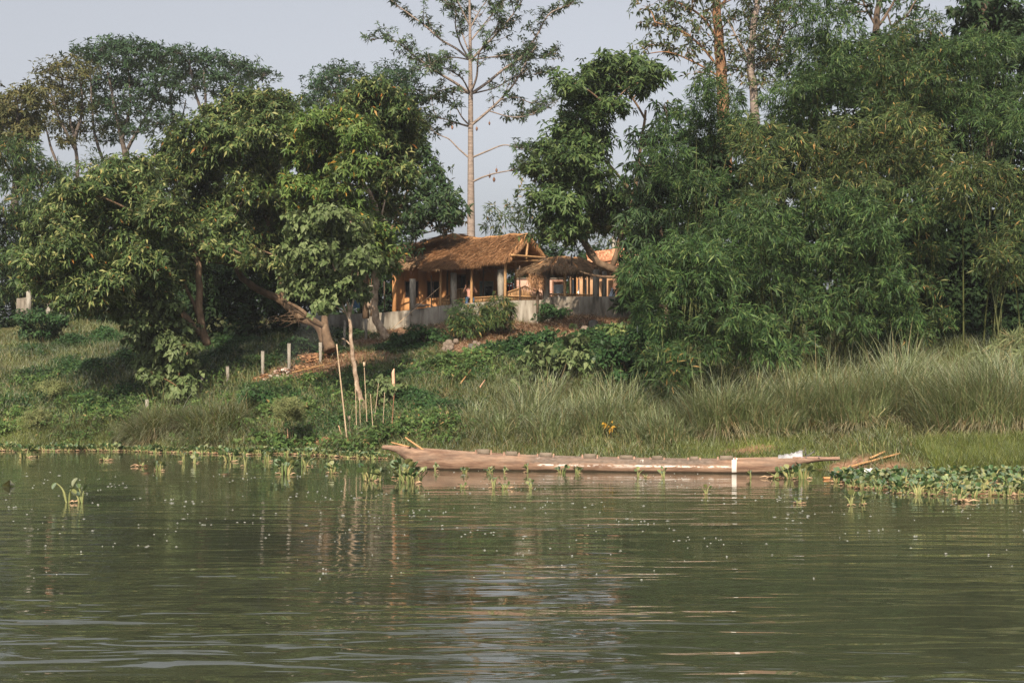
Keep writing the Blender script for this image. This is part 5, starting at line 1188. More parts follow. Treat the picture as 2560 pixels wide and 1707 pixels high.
TM = [(500, 432, .8, 1100, 1.35, 'left end of the middle tall grass, above the canoe seats', .2), (526, 426, .8, 1200, 1.4, 'tall grass clump below the lime-leaved shrub', .3), (552, 436, .8, 1200, 1.4, 'tall grass clump behind the canoe nearest the paint band start', .1), (575, 424, .8, 1200, 1.5, 'tall grass clump below the lime-leaved shrub right side', -.2),
      (600, 432, .7, 1100, 1.4, 'tall grass clump holding the yellow leaves', .0), (626, 426, .8, 1300, 1.5, 'tall dark grass clump left of the bamboo tuft', -.2), (650, 436, .8, 1300, 1.3, 'arching grass clump under the bamboo tuft by the water', -.5), (540, 410, .8, 1000, 1.3, 'grass clump reaching into the dark shrub', 0), (615, 408, .8, 1000, 1.3, 'grass clump in front of the dark bushes', .1), (668, 440, .7, 1100, 1.2, 'low arching grass clump behind the canoe centre', -.6), (475, 420, .7, 800, 1.0, 'fine grass clump right of the reddish stump', .2)]
for i, (px, py, r, n, L, lab, wd) in enumerate(TM):
    tussock('grass_tussock', lab, 'tall grass', GP(px, py), r, int(n * .55), L * (.65 + .6 * ((i * 37) % 10) / 10), .03, M['grass_tall'], 540 + i, 'tall grass tussocks behind the canoe', (.03, .5), .65, (wd * .6, -.15), (M['grass_bronze'], 70))
TL = [(158, 434, .8, 1900, 1.55, 'left drooping tussock with a bronze skirt near the shore', -1.0, 420), (142, 442, .6, 900, 1.2, 'small bronze tussock at the foot of the left drooping one', -1.1, 420), (212, 434, .9, 2000, 1.6, 'large combed tussock right of the bronze-skirted one', -.8, 120), (206, 446, .6, 700, 1.0, 'low bronze-tipped tussock at the water line', -1.1, 420), (232, 424, .7, 1000, 1.3, 'back tussock below the short white posts', .2, 60), (78, 436, .6, 800, 1.1, 'upright fine tussock on the far left shore', .1, 60), (355, 446, .5, 700, .8, 'grey-green tussock among the upright canes', .1, 60)]
for i, (px, py, r, n, L, lab, wd, ex) in enumerate(TL):
    tussock('grass_tussock', lab, 'tall grass', GP(px, py), r, n, L, .02, M['grass'] if i != 6 else M['grass_tall'], 560 + i, 'drooping tussocks on the left shore', (.1, .7), .9, (wd, -.3), (M['grass_bronze'], ex))

# shrubs
def shrub(label, foot, blobs, sp, mat, seed, name='shrub', kind='rosette', stems=6, group=None, yj=.4, bark='bark'):
    rng = np.random.default_rng(seed); Y = foot[1]
    t = thing(name, label, 'shrub', foot, group)
    bl = [blob_world(b, Y, rng, yj) for b in blobs]
    sb = MB(); sr = .006 if 'pale' in label else .026
    for c, r in bl:
        a = foot + np.array([rng.normal(0, .15), rng.normal(0, .1), -.05]); sb.tube(bez(a, c, .1, rng, 6), [sr, sr * .4], 5, caps=False)
        for _ in range(3): sb.tube(bez(c, c + sph(rng, 1)[0] * r * .8, .05, rng, 4), [.01, .004], 4, caps=False)
    sb.build('stems', M[bark], t)
    cb = MB(); (crown_rosette if kind == 'rosette' else crown_bamboo)(cb, rng, bl, sp); cb.build('leaves', mat, t)
    return t
SML = dict(L=.17, W=.10, k=6, d1=7, n2=4, spread=72, droop=.4, sig=.12, up=.5, inner=.5)
shrub('dark leafy shrub in the shade below the broken wall pieces', GP(44, 344), [(26, 318, 10, 7), (42, 316, 12, 7), (58, 320, 10, 6), (30, 332, 11, 7), (48, 332, 12, 7)], SML, M['shrub_leaf'], 601)
shrub('feathery bamboo-like bush growing against the middle of the retaining wall', GP(470, 338), [(462, 316, 9, 7), (474, 310, 10, 7), (482, 318, 8, 8), (460, 326, 9, 6), (472, 324, 11, 8)], dict(L=.28, W=.04, d1=5, droop=.45, step=.1, seg=3, inner=.4), M['bamboo_leaf'], 602, kind='bamboo', group='bushes at the wall foot')
shrub('darker bush with dry hanging stems right of the feathery wall bush', GP(497, 335), [(494, 308, 7, 8), (501, 304, 7, 7), (492, 320, 8, 7), (503, 316, 7, 7)], dict(L=.28, W=.04, d1=5, droop=.5, step=.1, seg=3, inner=.4), M['bamboo_leaf_yellow'], 603, kind='bamboo', group='bushes at the wall foot')
shrub('lime-green large-leaved shrub with two raised tops on the middle slope', GP(558, 386), [(542, 352, 9, 6), (536, 362, 9, 6), (574, 340, 6, 6), (578, 350, 8, 7), (582, 360, 9, 6), (566, 362, 9, 6), (552, 366, 9, 6), (592, 366, 8, 6), (530, 376, 8, 5), (548, 380, 8, 5), (574, 374, 9, 6), (594, 378, 8, 5)], dict(HEART, L=.25, W=.19, d1=3.6, n2=3), M['leaf_heart'], 604, stems=8)
shrub('dark bushes merging right of the lime-green shrub under the bamboo', GP(622, 384), [(606, 352, 9, 7), (620, 346, 9, 7), (634, 340, 9, 8), (608, 366, 10, 7), (624, 362, 10, 8), (640, 358, 9, 8), (616, 378, 9, 6), (634, 376, 9, 6)], dict(SML, d1=5, L=.2, W=.12), M['shrub_leaf'], 605)
shrub('leafy bush crowning the dark bank below the terrace right end', GP(600, 350), [(590, 336, 8, 5), (604, 332, 9, 6), (618, 330, 9, 6)], dict(SML, d1=5, L=.22, W=.12), M['leaf_broad'], 606)
shrub('dark creeper mound below the wall left of the stone heaps', GP(425, 346), [(402, 338, 8, 4), (416, 332, 10, 5), (430, 334, 10, 5), (444, 338, 8, 4)], SML, M['creeper_leaf'], 607, group='creeper mounds under the wall')
shrub('dark creeper mound spilling over the bank right of the stone heaps', GP(525, 352), [(508, 346, 8, 4), (520, 340, 9, 5), (534, 338, 10, 5), (546, 334, 8, 4), (516, 352, 9, 4), (534, 350, 9, 4)], SML, M['creeper_leaf'], 608, group='creeper mounds under the wall')
shrub('pale feathery weed bush on a brown stem near the shore', GP(289, 446), [(282, 408, 6, 5), (292, 404, 6, 5), (298, 410, 5, 5), (286, 414, 7, 5), (294, 416, 6, 4)], dict(L=.12, W=.02, k=9, d1=16, n2=6, spread=60, droop=.1, sig=.1, up=.6, inner=.3), M['feather'], 609, group='pale feathery weeds')
shrub('pale feathery weed at the far left below the dark slope', GP(54, 402), [(48, 386, 6, 4), (58, 384, 6, 4), (54, 391, 7, 4)], dict(L=.12, W=.02, k=8, d1=12, n2=6, spread=60, droop=.1, sig=.12, up=.6, inner=.3), M['feather'], 610, group='pale feathery weeds')
shrub('pale rounded weed near the water at the far left', GP(36, 430), [(32, 416, 5, 4), (40, 414, 5, 4), (36, 421, 6, 4)], dict(L=.12, W=.02, k=8, d1=12, n2=6, spread=60, droop=.1, sig=.12, up=.6, inner=.3), M['feather'], 611, group='pale feathery weeds')
shrub('small dark weed with broad leaves above the feathery weed bush', GP(262, 408), [(252, 394, 5, 4), (262, 398, 6, 4), (271, 395, 5, 4)], SML, M['shrub_leaf'], 612)
shrub('young leafy sapling beside the reddish stump and canes', GP(390, 404), [(386, 380, 5, 4), (392, 386, 5, 5), (388, 394, 6, 5), (382, 390, 5, 4)], dict(HEART, d1=6, n2=3, L=.2, W=.14), M['leaf_heart'], 613)
shrub('thin green weeds growing at the wall foot right of the bushes', GP(556, 322), [(546, 308, 4, 4), (552, 312, 5, 4), (560, 314, 5, 3), (540, 316, 4, 3)], dict(SML, d1=6), M['shrub_leaf'], 614)
shrub('yellow-leaved weed standing in the tall grass behind the canoe', GP(610, 438), [(609, 424, 1.6, 2), (611, 429, 1.6, 2)], dict(HEART, d1=1.2, n2=1, k=4, L=.17, W=.10), leafmat('leaf_yellow', [(0, (.35, .2, .02)), (1, (.55, .33, .05))]), 615)
shrub('tall blades and brush at the top of the right bank below the black gap', GP(1006, 372), [(996, 350, 8, 6), (1010, 346, 8, 7), (1022, 350, 8, 7)], dict(L=.5, W=.03, d1=4, droop=.05, step=.15, seg=3, inner=.3), M['grass_tall'], 616, kind='bamboo')

# ------------------------------------------------------------------ the dugout canoe
def canoe_material():
    m, nt, out = newmat('weathered_canoe_wood')
    p = nt.nodes.new('ShaderNodeBsdfPrincipled'); p.inputs['Roughness'].default_value = .8; p.inputs['Specular IOR Level'].default_value = .2
    tc = nt.nodes.new('ShaderNodeTexCoord')
    def nz(scale, detail=6, r=.6):
        mp = nt.nodes.new('ShaderNodeMapping'); mp.inputs['Scale'].default_value = scale; nt.links.new(tc.outputs['Object'], mp.inputs[0])
        n = nt.nodes.new('ShaderNodeTexNoise'); n.inputs['Scale'].default_value = 1; n.inputs['Detail'].default_value = detail; n.inputs['Roughness'].default_value = r
        nt.links.new(mp.outputs[0], n.inputs[0]); return n.outputs[0]
    grain = nz((.9, 8, 8), 8, .7); blot = nz((1.3, 3, 5), 8, .75); fine = nz((9, 22, 22), 4)
    r1 = ramp(nt, [(.3, (.075, .042, .028)), (.44, (.15, .09, .06)), (.54, (.225, .145, .098)), (.7, (.32, .22, .152))]); nt.links.new(grain, r1.inputs[0])
    r2 = ramp(nt, [(.42, (.0, .0, .0)), (.58, (1, 1, 1))]); nt.links.new(blot, r2.inputs[0])
    grey = ramp(nt, [(.3, (.075, .058, .045)), (.7, (.16, .125, .10))]); nt.links.new(fine, grey.inputs[0])
    mx = nt.nodes.new('ShaderNodeMix'); mx.data_type = 'RGBA'
    sep = nt.nodes.new('ShaderNodeSeparateXYZ'); nt.links.new(tc.outputs['Object'], sep.inputs[0])
    def M_(op, a, b):
        k = nt.nodes.new('ShaderNodeMath'); k.operation = op
        for i, v in enumerate((a, b)):
            if isinstance(v, (int, float)): k.inputs[i].default_value = v
            else: nt.links.new(v, k.inputs[i])
        return k.outputs[0]
    def band(v, a, b, e):
        k1 = nt.nodes.new('ShaderNodeMapRange'); nt.links.new(v, k1.inputs[0]); k1.inputs[1].default_value = a - e; k1.inputs[2].default_value = a + e
        k2 = nt.nodes.new('ShaderNodeMapRange'); nt.links.new(v, k2.inputs[0]); k2.inputs[1].default_value = b + e; k2.inputs[2].default_value = b - e
        return M_('MULTIPLY', k1.outputs[0], k2.outputs[0])
    x, z = sep.outputs[0], sep.outputs[2]
    up = band(z, .2, .9, .02); mid = band(x, 4.1, 9.1, .2)
    up = band(M_('ADD', z, M_('MULTIPLY', M_('SUBTRACT', blot, .5), .22)), .215, .9, .03)
    gm = M_('MULTIPLY', up, M_('ADD', M_('MULTIPLY', mid, .65), M_('MULTIPLY', r2.outputs[0], .5)))
    nt.links.new(gm, mx.inputs[0]); nt.links.new(r1.outputs[0], mx.inputs[6]); nt.links.new(grey.outputs[0], mx.inputs[7])
    # wet dark mud along the water line
    wet = nt.nodes.new('ShaderNodeMix'); wet.data_type = 'RGBA'; wet.inputs[7].default_value = (.045, .03, .018, 1)
    wz = M_('ADD', z, M_('MULTIPLY', M_('SUBTRACT', blot, .5), .10)); nt.links.new(band(wz, -1, .045, .02), wet.inputs[0]); nt.links.new(mx.outputs[2], wet.inputs[6])
    # old white paint: two uprights and a stripe at the turn of the side
    worn = ramp(nt, [(.48, (0, 0, 0)), (.54, (1, 1, 1))]); nt.links.new(M_('ADD', M_('MULTIPLY', fine, .5), M_('MULTIPLY', blot, .5)), worn.inputs[0])
    st = M_('MULTIPLY', band(z, .145, .19, .012), M_('ADD', band(x, 4.42, 5.9, .05), band(x, 7.0, 9.48, .05)))
    full = M_('MULTIPLY', band(x, 9.5, 9.62, .008), band(z, .03, .9, .01))
    cap = M_('ADD', M_('MULTIPLY', band(x, 7.12, 7.21, .01), band(z, .26, .9, .02)), M_('MULTIPLY', band(x, 4.3, 4.45, .02), M_('MULTIPLY', band(z, .32, .9, .01), .7)))
    faint = M_('MULTIPLY', M_('MULTIPLY', band(z, .12, .2, .02), band(x, 5.9, 7.0, .1)), .45)
    w = M_('ADD', M_('MULTIPLY', st, M_('MULTIPLY', worn.outputs[0], .95)), M_('ADD', full, M_('ADD', M_('MULTIPLY', cap, worn.outputs[0]), M_('MULTIPLY', faint, worn.outputs[0]))))
    cl = nt.nodes.new('ShaderNodeClamp'); nt.links.new(w, cl.inputs[0])
    pm = nt.nodes.new('ShaderNodeMix'); pm.data_type = 'RGBA'; pm.inputs[7].default_value = (.55, .51, .46, 1)
    nt.links.new(cl.outputs[0], pm.inputs[0]); nt.links.new(wet.outputs[2], pm.inputs[6])
    nt.links.new(pm.outputs[2], p.inputs['Base Color'])
    bp = nt.nodes.new('ShaderNodeBump'); bp.inputs['Strength'].default_value = .5; bp.inputs['Distance'].default_value = .015
    nt.links.new(M_('ADD', grain, M_('MULTIPLY', fine, .5)), bp.inputs['Height']); nt.links.new(bp.outputs[0], p.inputs['Normal'])
    nt.links.new(p.outputs[0], out.inputs[0]); return m

CA = np.array([-3.56, 39.05, 0]); CB = np.array([8.48, 36.8, 0]); CU = unit(CB - CA); CL = float(np.linalg.norm(CB - CA)); CN = np.array([-CU[1], CU[0], 0])
def CW(s, w, z): return CA + CU * s + CN * w + UP * z

def canoe():
    t = thing('dugout_canoe', 'long weathered wooden dugout canoe with worn white paint moored at the bank', 'canoe', CA)
    t.rotation_euler = (0, 0, math.atan2(CU[1], CU[0]))
    # stations along the hull: s, sheer z, keel z, half width at the sheer
    ST = [(0, .60, .515, .05), (.18, .60, .49, .09), (.42, .59, .42, .16), (.62, .575, .27, .22), (.80, .56, .12, .28), (1.0, .55, -.02, .32), (1.5, .52, -.12, .38), (2.2, .47, -.15, .42), (3.0, .425, -.16, .44), (4.0, .385, -.16, .43), (5.5, .355, -.16, .43), (7.0, .34, -.16, .43), (8.4, .335, -.16, .42), (9.3, .345, -.15, .40), (10.1, .38, -.12, .38), (10.6, .395, -.06, .34), (10.95, .405, .08, .29), (11.3, .41, .22, .24), (11.6, .41, .29, .2), (11.85, .40, .325, .17), (CL, .395, .345, .15)]
    A = np.array(ST); ss = np.unique(np.concatenate([np.linspace(0, CL, 90), A[:, 0]]))
    sh = np.interp(ss, A[:, 0], A[:, 1]); ke = np.interp(ss, A[:, 0], A[:, 2]); hw = np.interp(ss, A[:, 0], A[:, 3])
    rng = np.random.default_rng(7); wob = np.interp(ss, np.linspace(0, CL, 30), rng.normal(0, .006, 30))
    out, inn = [], []
    for s, a, b, w, o in zip(ss, sh, ke, hw, wob):
        h = a - b; prof = [(-1.0, 1.0), (-1.03, .82), (-1.10, .62), (-1.06, .45), (-.92, .2), (-.62, .05), (-.25, 0)]
        prof = prof + [(0, -.005)] + [(-u, v) for u, v in prof[::-1]]
        out.append([(s, w * u + o, b + h * v + o * .5) for u, v in prof])
        tk = min(.045, w * .4); fl = max(b + .10, a - .5)
        ip = [(-1, 1.0), (-.98, .5), (-.8, .12), (-.3, 0), (.3, 0), (.8, .12), (.98, .5), (1, 1.0)]
        inn.append([(s, (w - tk) * u + o, fl + (a - fl) * v - .002) for u, v in ip])
    mb = MB(); out = np.array(out); inn = np.array(inn); n, k = out.shape[:2]; k2 = inn.shape[1]
    V = np.concatenate([out.reshape(-1, 3), inn.reshape(-1, 3)]); Q = []; T = []; off = n * k
    for i in range(n - 1):
        for j in range(k - 1): Q.append((i * k + j, (i + 1) * k + j, (i + 1) * k + j + 1, i * k + j + 1))
        for j in range(k2 - 1): Q.append((off + i * k2 + j, off + i * k2 + j + 1, off + (i + 1) * k2 + j + 1, off + (i + 1) * k2 + j))
        Q.append((i * k, off + i * k2, off + (i + 1) * k2, (i + 1) * k)); Q.append((i * k + k - 1, (i + 1) * k + k - 1, off + (i + 1) * k2 + k2 - 1, off + i * k2 + k2 - 1))
    for e, f in ((0, 1), (n - 1, -1)):
        c = list(range(e * k, e * k + k)); 
        for j in range(1, k - 1): T.append((c[0], c[j], c[j + 1]) if f > 0 else (c[0], c[j + 1], c[j]))
        c = list(range(off + e * k2, off + e * k2 + k2))
        for j in range(1, k2 - 1): T.append((c[0], c[j + 1], c[j]) if f > 0 else (c[0], c[j], c[j + 1]))
    mb.add(V, Q, T)
    t['_b'] = [0, 0, 0]
    hull = mb.build('hull', canoe_material(), t, smooth=False)
    # solid decks at both ends
    for s0, s1, nm in ((.02, .75, 'bow_deck'), (11.05, CL - .02, 'stern_deck')):
        d = MB(); V = []
        for s in np.linspace(s0, s1, 6):
            w = float(np.interp(s, ss, hw)) - .03; a = float(np.interp(s, ss, sh)) + .004
            V += [(s, -w, a - .03), (s, w, a - .03), (s, w, a + .022), (s, -w, a + .022)]
        Q = []
        for i in range(5):
            for j in range(4): Q.append((i * 4 + j, i * 4 + (j + 1) % 4, i * 4 + 4 + (j + 1) % 4, i * 4 + 4 + j))
        Q += [(3, 2, 1, 0), (20, 21, 22, 23)]; d.add(V, Q); d.build(nm, M['pinkwood'] if nm == 'x' else M['canoe_trim'], t)
    # seats: two uprights and a back board, a plank below
    for px0, px1, hgt in ((475, 490.5, .12), (503.5, 518.5, .085), (537, 553, .085), (582, 597, .095), (618, 634, .05), (650, 664, .035), (688, 700, .045), (718, 735, .075)):
        def s_of(px):   # where the near gunwale is seen
            s = np.linspace(0, CL, 800); w = CA[None] + CU[None] * s[:, None]; return float(np.interp(px, 512 + FPX * w[:, 0] / w[:, 1], s))
        a, b = s_of(px0), s_of(px1); zs = float(np.interp((a + b) / 2, ss, sh)); w = float(np.interp((a + b) / 2, ss, hw)) - .05
        st = MB(); st.box(((a + b) / 2, 0, zs - .16), (.30, 2 * w, .03)); so = st.build('seat', M['canoe_trim'], t)
        bb = MB(); bb.box(((a + b) / 2, .10, zs + hgt * .12), (b - a - .1, .03, hgt * .6 + .1), 0, .004, rng); bb.build('backrest', M['canoe_board'], so)
        for q in (a, b):
            u = MB(); u.box((q, .10, zs + hgt * .26 - .11), (.045, .05, hgt * .68 + .24), 0, .004, rng); u.build('upright', M['canoe_trim'], so)
    t['_b'] = list(CA)
    return t
M['canoe_trim'] = roughmat('canoe_trim_wood', [(.3, (.15, .085, .06)), (.7, (.30, .19, .135))], (2, 10, 10), bump=.3)
M['canoe_board'] = roughmat('canoe_seat_board', [(.3, (.10, .08, .058)), (.7, (.18, .145, .11))], (2, 10, 10), bump=.3)
canoe()
def stick(name, label, a, b, r, mat, cat, group=None, nodes=0, taper=.7):
    return bar(name, a, b, [r, r * taper], M[mat], sides=7, label=label, cat=cat, group=group, nodes=nodes)
stick('pole', 'longer orange-brown pole sticking up from the canoe bow', CW(1.22, .05, .45), CW(.62, .1, .84), .035, 'bamboo_pole', 'pole')
stick('pole', 'short pole lying at the very tip of the canoe bow', CW(.75, .05, .58), CW(.22, .1, .70), .03, 'bamboo_pole', 'pole')
M['cloth_grey'] = roughmat('grey_plastic', [(.3, (.22, .22, .225)), (.7, (.38, .38, .39))], (5, 5, 5), bump=.4, rough=.6)
def stern_sheet():
    mb = MB(); rng = np.random.default_rng(12); nx, ny = 12, 8; V = []
    for j in range(ny):
        for i in range(nx):
            s = 10.68 + .62 * i / (nx - 1); w = -.22 + .5 * j / (ny - 1)
            z = .40 + .15 * (i / (nx - 1)) ** 1.3 + .05 * math.sin(i * 1.7 + j) + rng.normal(0, .015) - .12 * (j == 0)
            V.append(CW(s, w, z))
    V = np.array(V); Q = [(j * nx + i, j * nx + i + 1, (j + 1) * nx + i + 1, (j + 1) * nx + i) for j in range(ny - 1) for i in range(nx - 1)]
    mb.add(V, Q); mb.add(V - UP * .012, [q[::-1] for q in Q])
    o = mb.build('plastic_sheet', M['cloth_grey'], base=CW(10.9, 0, .4), smooth=True); tag(o, 'crumpled white plastic sheet heaped on the canoe stern', 'sheet')
    mb = MB()
    for i in range(9):
        a = CW(11.2 + rng.uniform(-.1, .35), rng.uniform(-.15, .15), .44); pts = [a]
        for k in range(5): pts.append(pts[-1] + np.array([rng.normal(.05, .09), rng.normal(0, .06), rng.uniform(-.05, .09)]))
        pts = np.array(pts); pts[:, 2] = np.clip(pts[:, 2], .42, .72); mb.tube(smooth_path(pts, 4), [.012, .012], 5)
    o = mb.build('rope_coil', M['stone_dark'], base=CW(11.3, 0, .42)); tag(o, 'tangled grey rope and net on the canoe stern', 'rope')
stern_sheet()
g0 = GP(826, 475); stick('bamboo_pole', 'long orange bamboo pole lying on the mud behind the stern', g0 + UP * .06, GP(900, 457) + UP * .10, .035, 'bamboo_pole', 'pole', 'poles on the mud', 8)
stick('bamboo_pole', 'short orange pole piece lying higher on the mud', GP(869, 460) + UP * .05, GP(885, 456) + UP * .12, .035, 'bamboo_pole', 'pole', 'poles on the mud', 2)
stick('bamboo_pole', 'thin pale stick in the grass right of the mud', GP(910, 449) + UP * .12, GP(917, 446) + UP * .2, .02, 'dry_cane', 'pole', 'poles on the mud')
def shore_bits():
    rng = np.random.default_rng(9)
    mb = MB(); c = WP(868, 478) + UP * .05
    for i in range(5):
        q = c + np.array([-.3 + i * .16, rng.uniform(-.1, .1), 0]); mb.tube([q + [-.15, 0, 0], q + [-.08, 0, .07 + rng.uniform(0, .06)], q + [.08, .02, .09], q + [.2, 0, .01]], [.02, .09, .08, .02], 8, squash=.6)
    o = mb.build('sack', M['cloth_white'], base=c); tag(o, 'torn white sack lying at the water edge behind the stern', 'sack')
    mb = MB(); c = WP(832, 478.5) + UP * .03; mb.box(c, (.42, .16, .05), .15, .01, rng); mb.box(c + [.22, .08, .05], (.3, .1, .05), -.4, .01, rng)
    o = mb.build('broken_board', M['redwood'], base=c); tag(o, 'orange broken board half in the water by the stern', 'board')
M['redwood'] = roughmat('orange_board', [(.3, (.38, .16, .06)), (.7, (.55, .27, .12))], (3, 8, 8), bump=.2)
shore_bits()

# ------------------------------------------------------------------ posts, canes, stones
def fence_post(px, y0, y1, label, w=.11):
    a = GP(px, y1 + 4); h = max(.35, (y1 + 4 - y0) * a[1] / FPX)
    mb = MB(); mb.box(a + UP * (h / 2 - .15), (w, w, h + .3), .4, .006, np.random.default_rng(int(px)))
    o = mb.build('fence_post', M['concrete_post'], base=a); tag(o, label, 'post', 'pale fence posts climbing the slope')
for a in [(147, 399, 410, 'lowest pale post, sunk behind the left drooping tussock'), (175, 389, 398.5, 'short pale post with a rope loop below the orange stem of the heart-leaved tree'), (201.6, 375, 386, 'short pale post right of the heart-leaved tree'), (227.6, 366, 376, 'stubby pale post midway up the slope'),
          (262.5, 351, 374, 'tall grey post left of the rubble heap'), (289, 343, 368, 'tall brown-grey post standing in the smoke'), (320.5, 342, 358, 'grey post at the foot of the big leaning trunk'), (344.5, 320, 346.5, 'tall slim post just left of the slender young tree'), (366, 314, 335, 'slim post close to the wall by the white trunk')]:
    fence_post(*a)
mb = MB(); a = GP(175, 398); ps = [a + np.array([.16 * math.cos(t) * (1.0), -.02, .42 - .42 * abs(math.cos(t)) ** 2]) for t in np.linspace(0, math.pi, 12)]
mb.tube(smooth_path(ps, 2), [.014, .014], 5); o = mb.build('rope_loop', M['rope'], base=a); tag(o, 'loop of pale rope hung over a short post', 'rope')
def cane(px0, y0, px1, y1, label, r=.02, mat='dry_cane', tip=False):
    b = GP(px1, y1); t_ = P(px0, y0, b[1] + .1)
    o = bar('bamboo_cane', b - UP * .1, t_, [r * .8, r * .6], M[mat], sides=7, label=label, cat='cane', group='dry canes standing by the shore', nodes=int(3 + np.linalg.norm(t_ - b) * 2))
    if tip:
        m = MB(); m.box(t_ - UP * .06, (.09, .07, .16), .3, .01, np.random.default_rng(3)); m.build('split_tip', M['dry_cane'], o)
cane(336.7, 343.7, 348.2, 447, 'tallest pinkish cane leaning left at the shore', .034)
cane(364, 362, 367.3, 426, 'second tallest cane with a split tip near the slender tree', .02, tip=True)
cane(355.4, 381, 356.8, 436, 'straight cane between the tallest one and the slender trunk'); cane(359.6, 398, 360.5, 428, 'short straight cane under the slender trunk foot', .016)
cane(349, 416, 350.6, 440, 'short stub cane with a thick tip right of the tallest one', .018, tip=True); cane(370.4, 393.5, 373.5, 432, 'left arm of the forked canes', .017); cane(378.5, 383, 373.7, 423, 'right arm of the forked canes leaning right', .015)
cane(384.6, 392, 382.7, 427, 'thin cane right of the forked pair', .016); cane(394, 395, 391, 437, 'brown cane at the right end of the row', .02, 'rust'); cane(338.5, 425, 343, 436, 'tiny pinkish leaning stub left of the tallest cane', .022, 'pinkwood'); cane(287.5, 428, 288.5, 446, 'short brown broken stem under the pale feathery bush', .02, 'pinkwood')
mb = MB(); a = GP(393, 404); k = P(393.2, 369, a[1]); mb.tube([a - UP * .1, (a + k) / 2 + [.02, 0, 0], k - UP * .1, k + [.03, 0, .03]], [.075, .06, .055, .015], 8)
o = mb.build('dead_stump', M['pinkwood'], base=a); tag(o, 'reddish dead broken stem standing above the young sapling', 'stump')
for (x0, y0, x1, y1, lab) in ((298, 380, 341, 370, 'long yellow bamboo pole lying across the slope'), (292, 377, 332, 368, 'upper yellow bamboo pole lying beside the long one'), (318, 388, 334, 378, 'short yellowish pole lower on the slope'), (460.5, 388, 486, 356, 'thin yellow cane leaning up the slope to the stone heap'), (480, 392, 485, 386, 'small pale wood piece in the grass')):
    stick('lying_pole', lab, GP(x0, y0) + UP * .18, GP(x1, y1) + UP * .22, .028, 'bamboo_pole' if 'yellow' in lab else 'pinkwood', 'pole', 'poles lying on the slope', 4)
def stone(px, py, r, label, group, seed, mat='stone'):
    r = r * .8
    rng = np.random.default_rng(seed); c = GP(px, py); mb = MB(); n, m = 10, 7; V = []
    f = rng.uniform(.75, 1.2, 3)
    for j in range(m + 1):
        for i in range(n):
            th = np.pi * j / m; ph = 2 * np.pi * i / n; d = np.array([math.sin(th) * math.cos(ph), math.sin(th) * math.sin(ph), math.cos(th)])
            V.append(c + UP * r * .55 + d * r * f * (1 + .09 * math.sin(3 * ph + seed) * math.sin(th) + .08 * math.sin(5 * th + seed)))
    Q = [(j * n + i, (j + 1) * n + i, (j + 1) * n + (i + 1) % n, j * n + (i + 1) % n) for j in range(m) for i in range(n)]
    mb.add(V, Q); o = mb.build('stone', M[mat], base=c, smooth=True); tag(o, label, 'stone', group)
rr = np.random.default_rng(77)
for i, (px, py, r) in enumerate([(445, 346, .14), (449, 344.5, .17), (447, 349, .16), (451, 349.5, .17), (448, 353, .17), (443.5, 350, .12), (452.5, 346, .12)]):
    stone(px, py, r, 'rounded tan stone of the left heap below the creeper mound', 'stones of the left heap', 700 + i)
stone(456, 343, .16, 'single round tan stone between the two heaps, nearer the left one', None, 709); stone(465, 341.5, .15, 'single pale stone uphill of the right heap', None, 710)
for i, (px, py, r) in enumerate([(471, 348, .17), (475, 345, .15), (479, 346, .16), (476.5, 349.5, .18), (480, 350, .15), (472, 352.5, .17), (477, 354, .14), (473.5, 349, .12)]):
    stone(px, py, r, 'rounded stone of the right heap beside the dry grass', 'stones of the right heap', 720 + i, 'stone_dark' if i == 0 else 'stone')
for i, (px, py, r, lab) in enumerate([(498, 349.5, .17, 'left one of the two pinkish stones in the creepers'), (503, 348.5, .17, 'right one of the two pinkish stones in the creepers'), (486.5, 367, .14, 'small tan stone low in the dark weeds')]): stone(px, py, r, lab, None, 740 + i)
stone(593, 329, .3, 'large dark round stone on the straw slope under the terrace', None, 745, 'stone_dark'); stone(585, 333, .24, 'greyish stone beside the large dark round stone', None, 746)
def heap(name, px, py, rx, rz, n, mat, label, seed, size=.09):
    rng = np.random.default_rng(seed); c = GP(px, py); mb = MB()
    for i in range(n):
        q = rng.normal(0, .45, 2) * rx; x, y = c[0] + q[0], c[1] + q[1] * .7; h = rz * math.exp(-(q[0] ** 2 + q[1] ** 2) / rx ** 2 * 1.5)
        s = size * rng.uniform(.4, 1.4); mb.box((x, y, float(H(x, y)) + h * rng.uniform(.3, 1)), (s, s * rng.uniform(.3, 1), s * rng.uniform(.15, .6)), rng.uniform(0, 3), s * .12, rng)
    o = mb.build(name, M[mat], base=c); tag(o, label, 'heap', kind='stuff')
heap('rubble_heap', 279, 376, .55, .3, 220, 'rubble', 'heap of burnt rubbish flecked with white beside the smoke', 801, .1)
heap('rubble_heap', 264, 379, .4, .2, 120, 'dirt_brown', 'low reddish heap left of the white-flecked rubbish', 802, .1)
heap('litter_pile', 318, 360, .9, .28, 320, 'dirt_brown', 'dark brown leaf litter pile at the big trunk foot', 803, .13)
heap('litter_pile', 298, 370, .7, .2, 200, 'dirt_brown', 'brown litter strewn between the grey posts', 804, .11)
heap('litter_pile', 384, 406, .35, .3, 120, 'dirt_brown', 'rusty brown dead leaves under the young sapling', 805, .14)
heap('litter_pile', 413, 407, .2, .15, 50, 'dirt_brown', 'small rusty clump of dead leaves in the grass', 806, .13)
heap('litter_pile', 325, 440, .4, .06, 70, 'dirt_brown', 'flat brown patch of dead leaves near the shore', 807, .1)
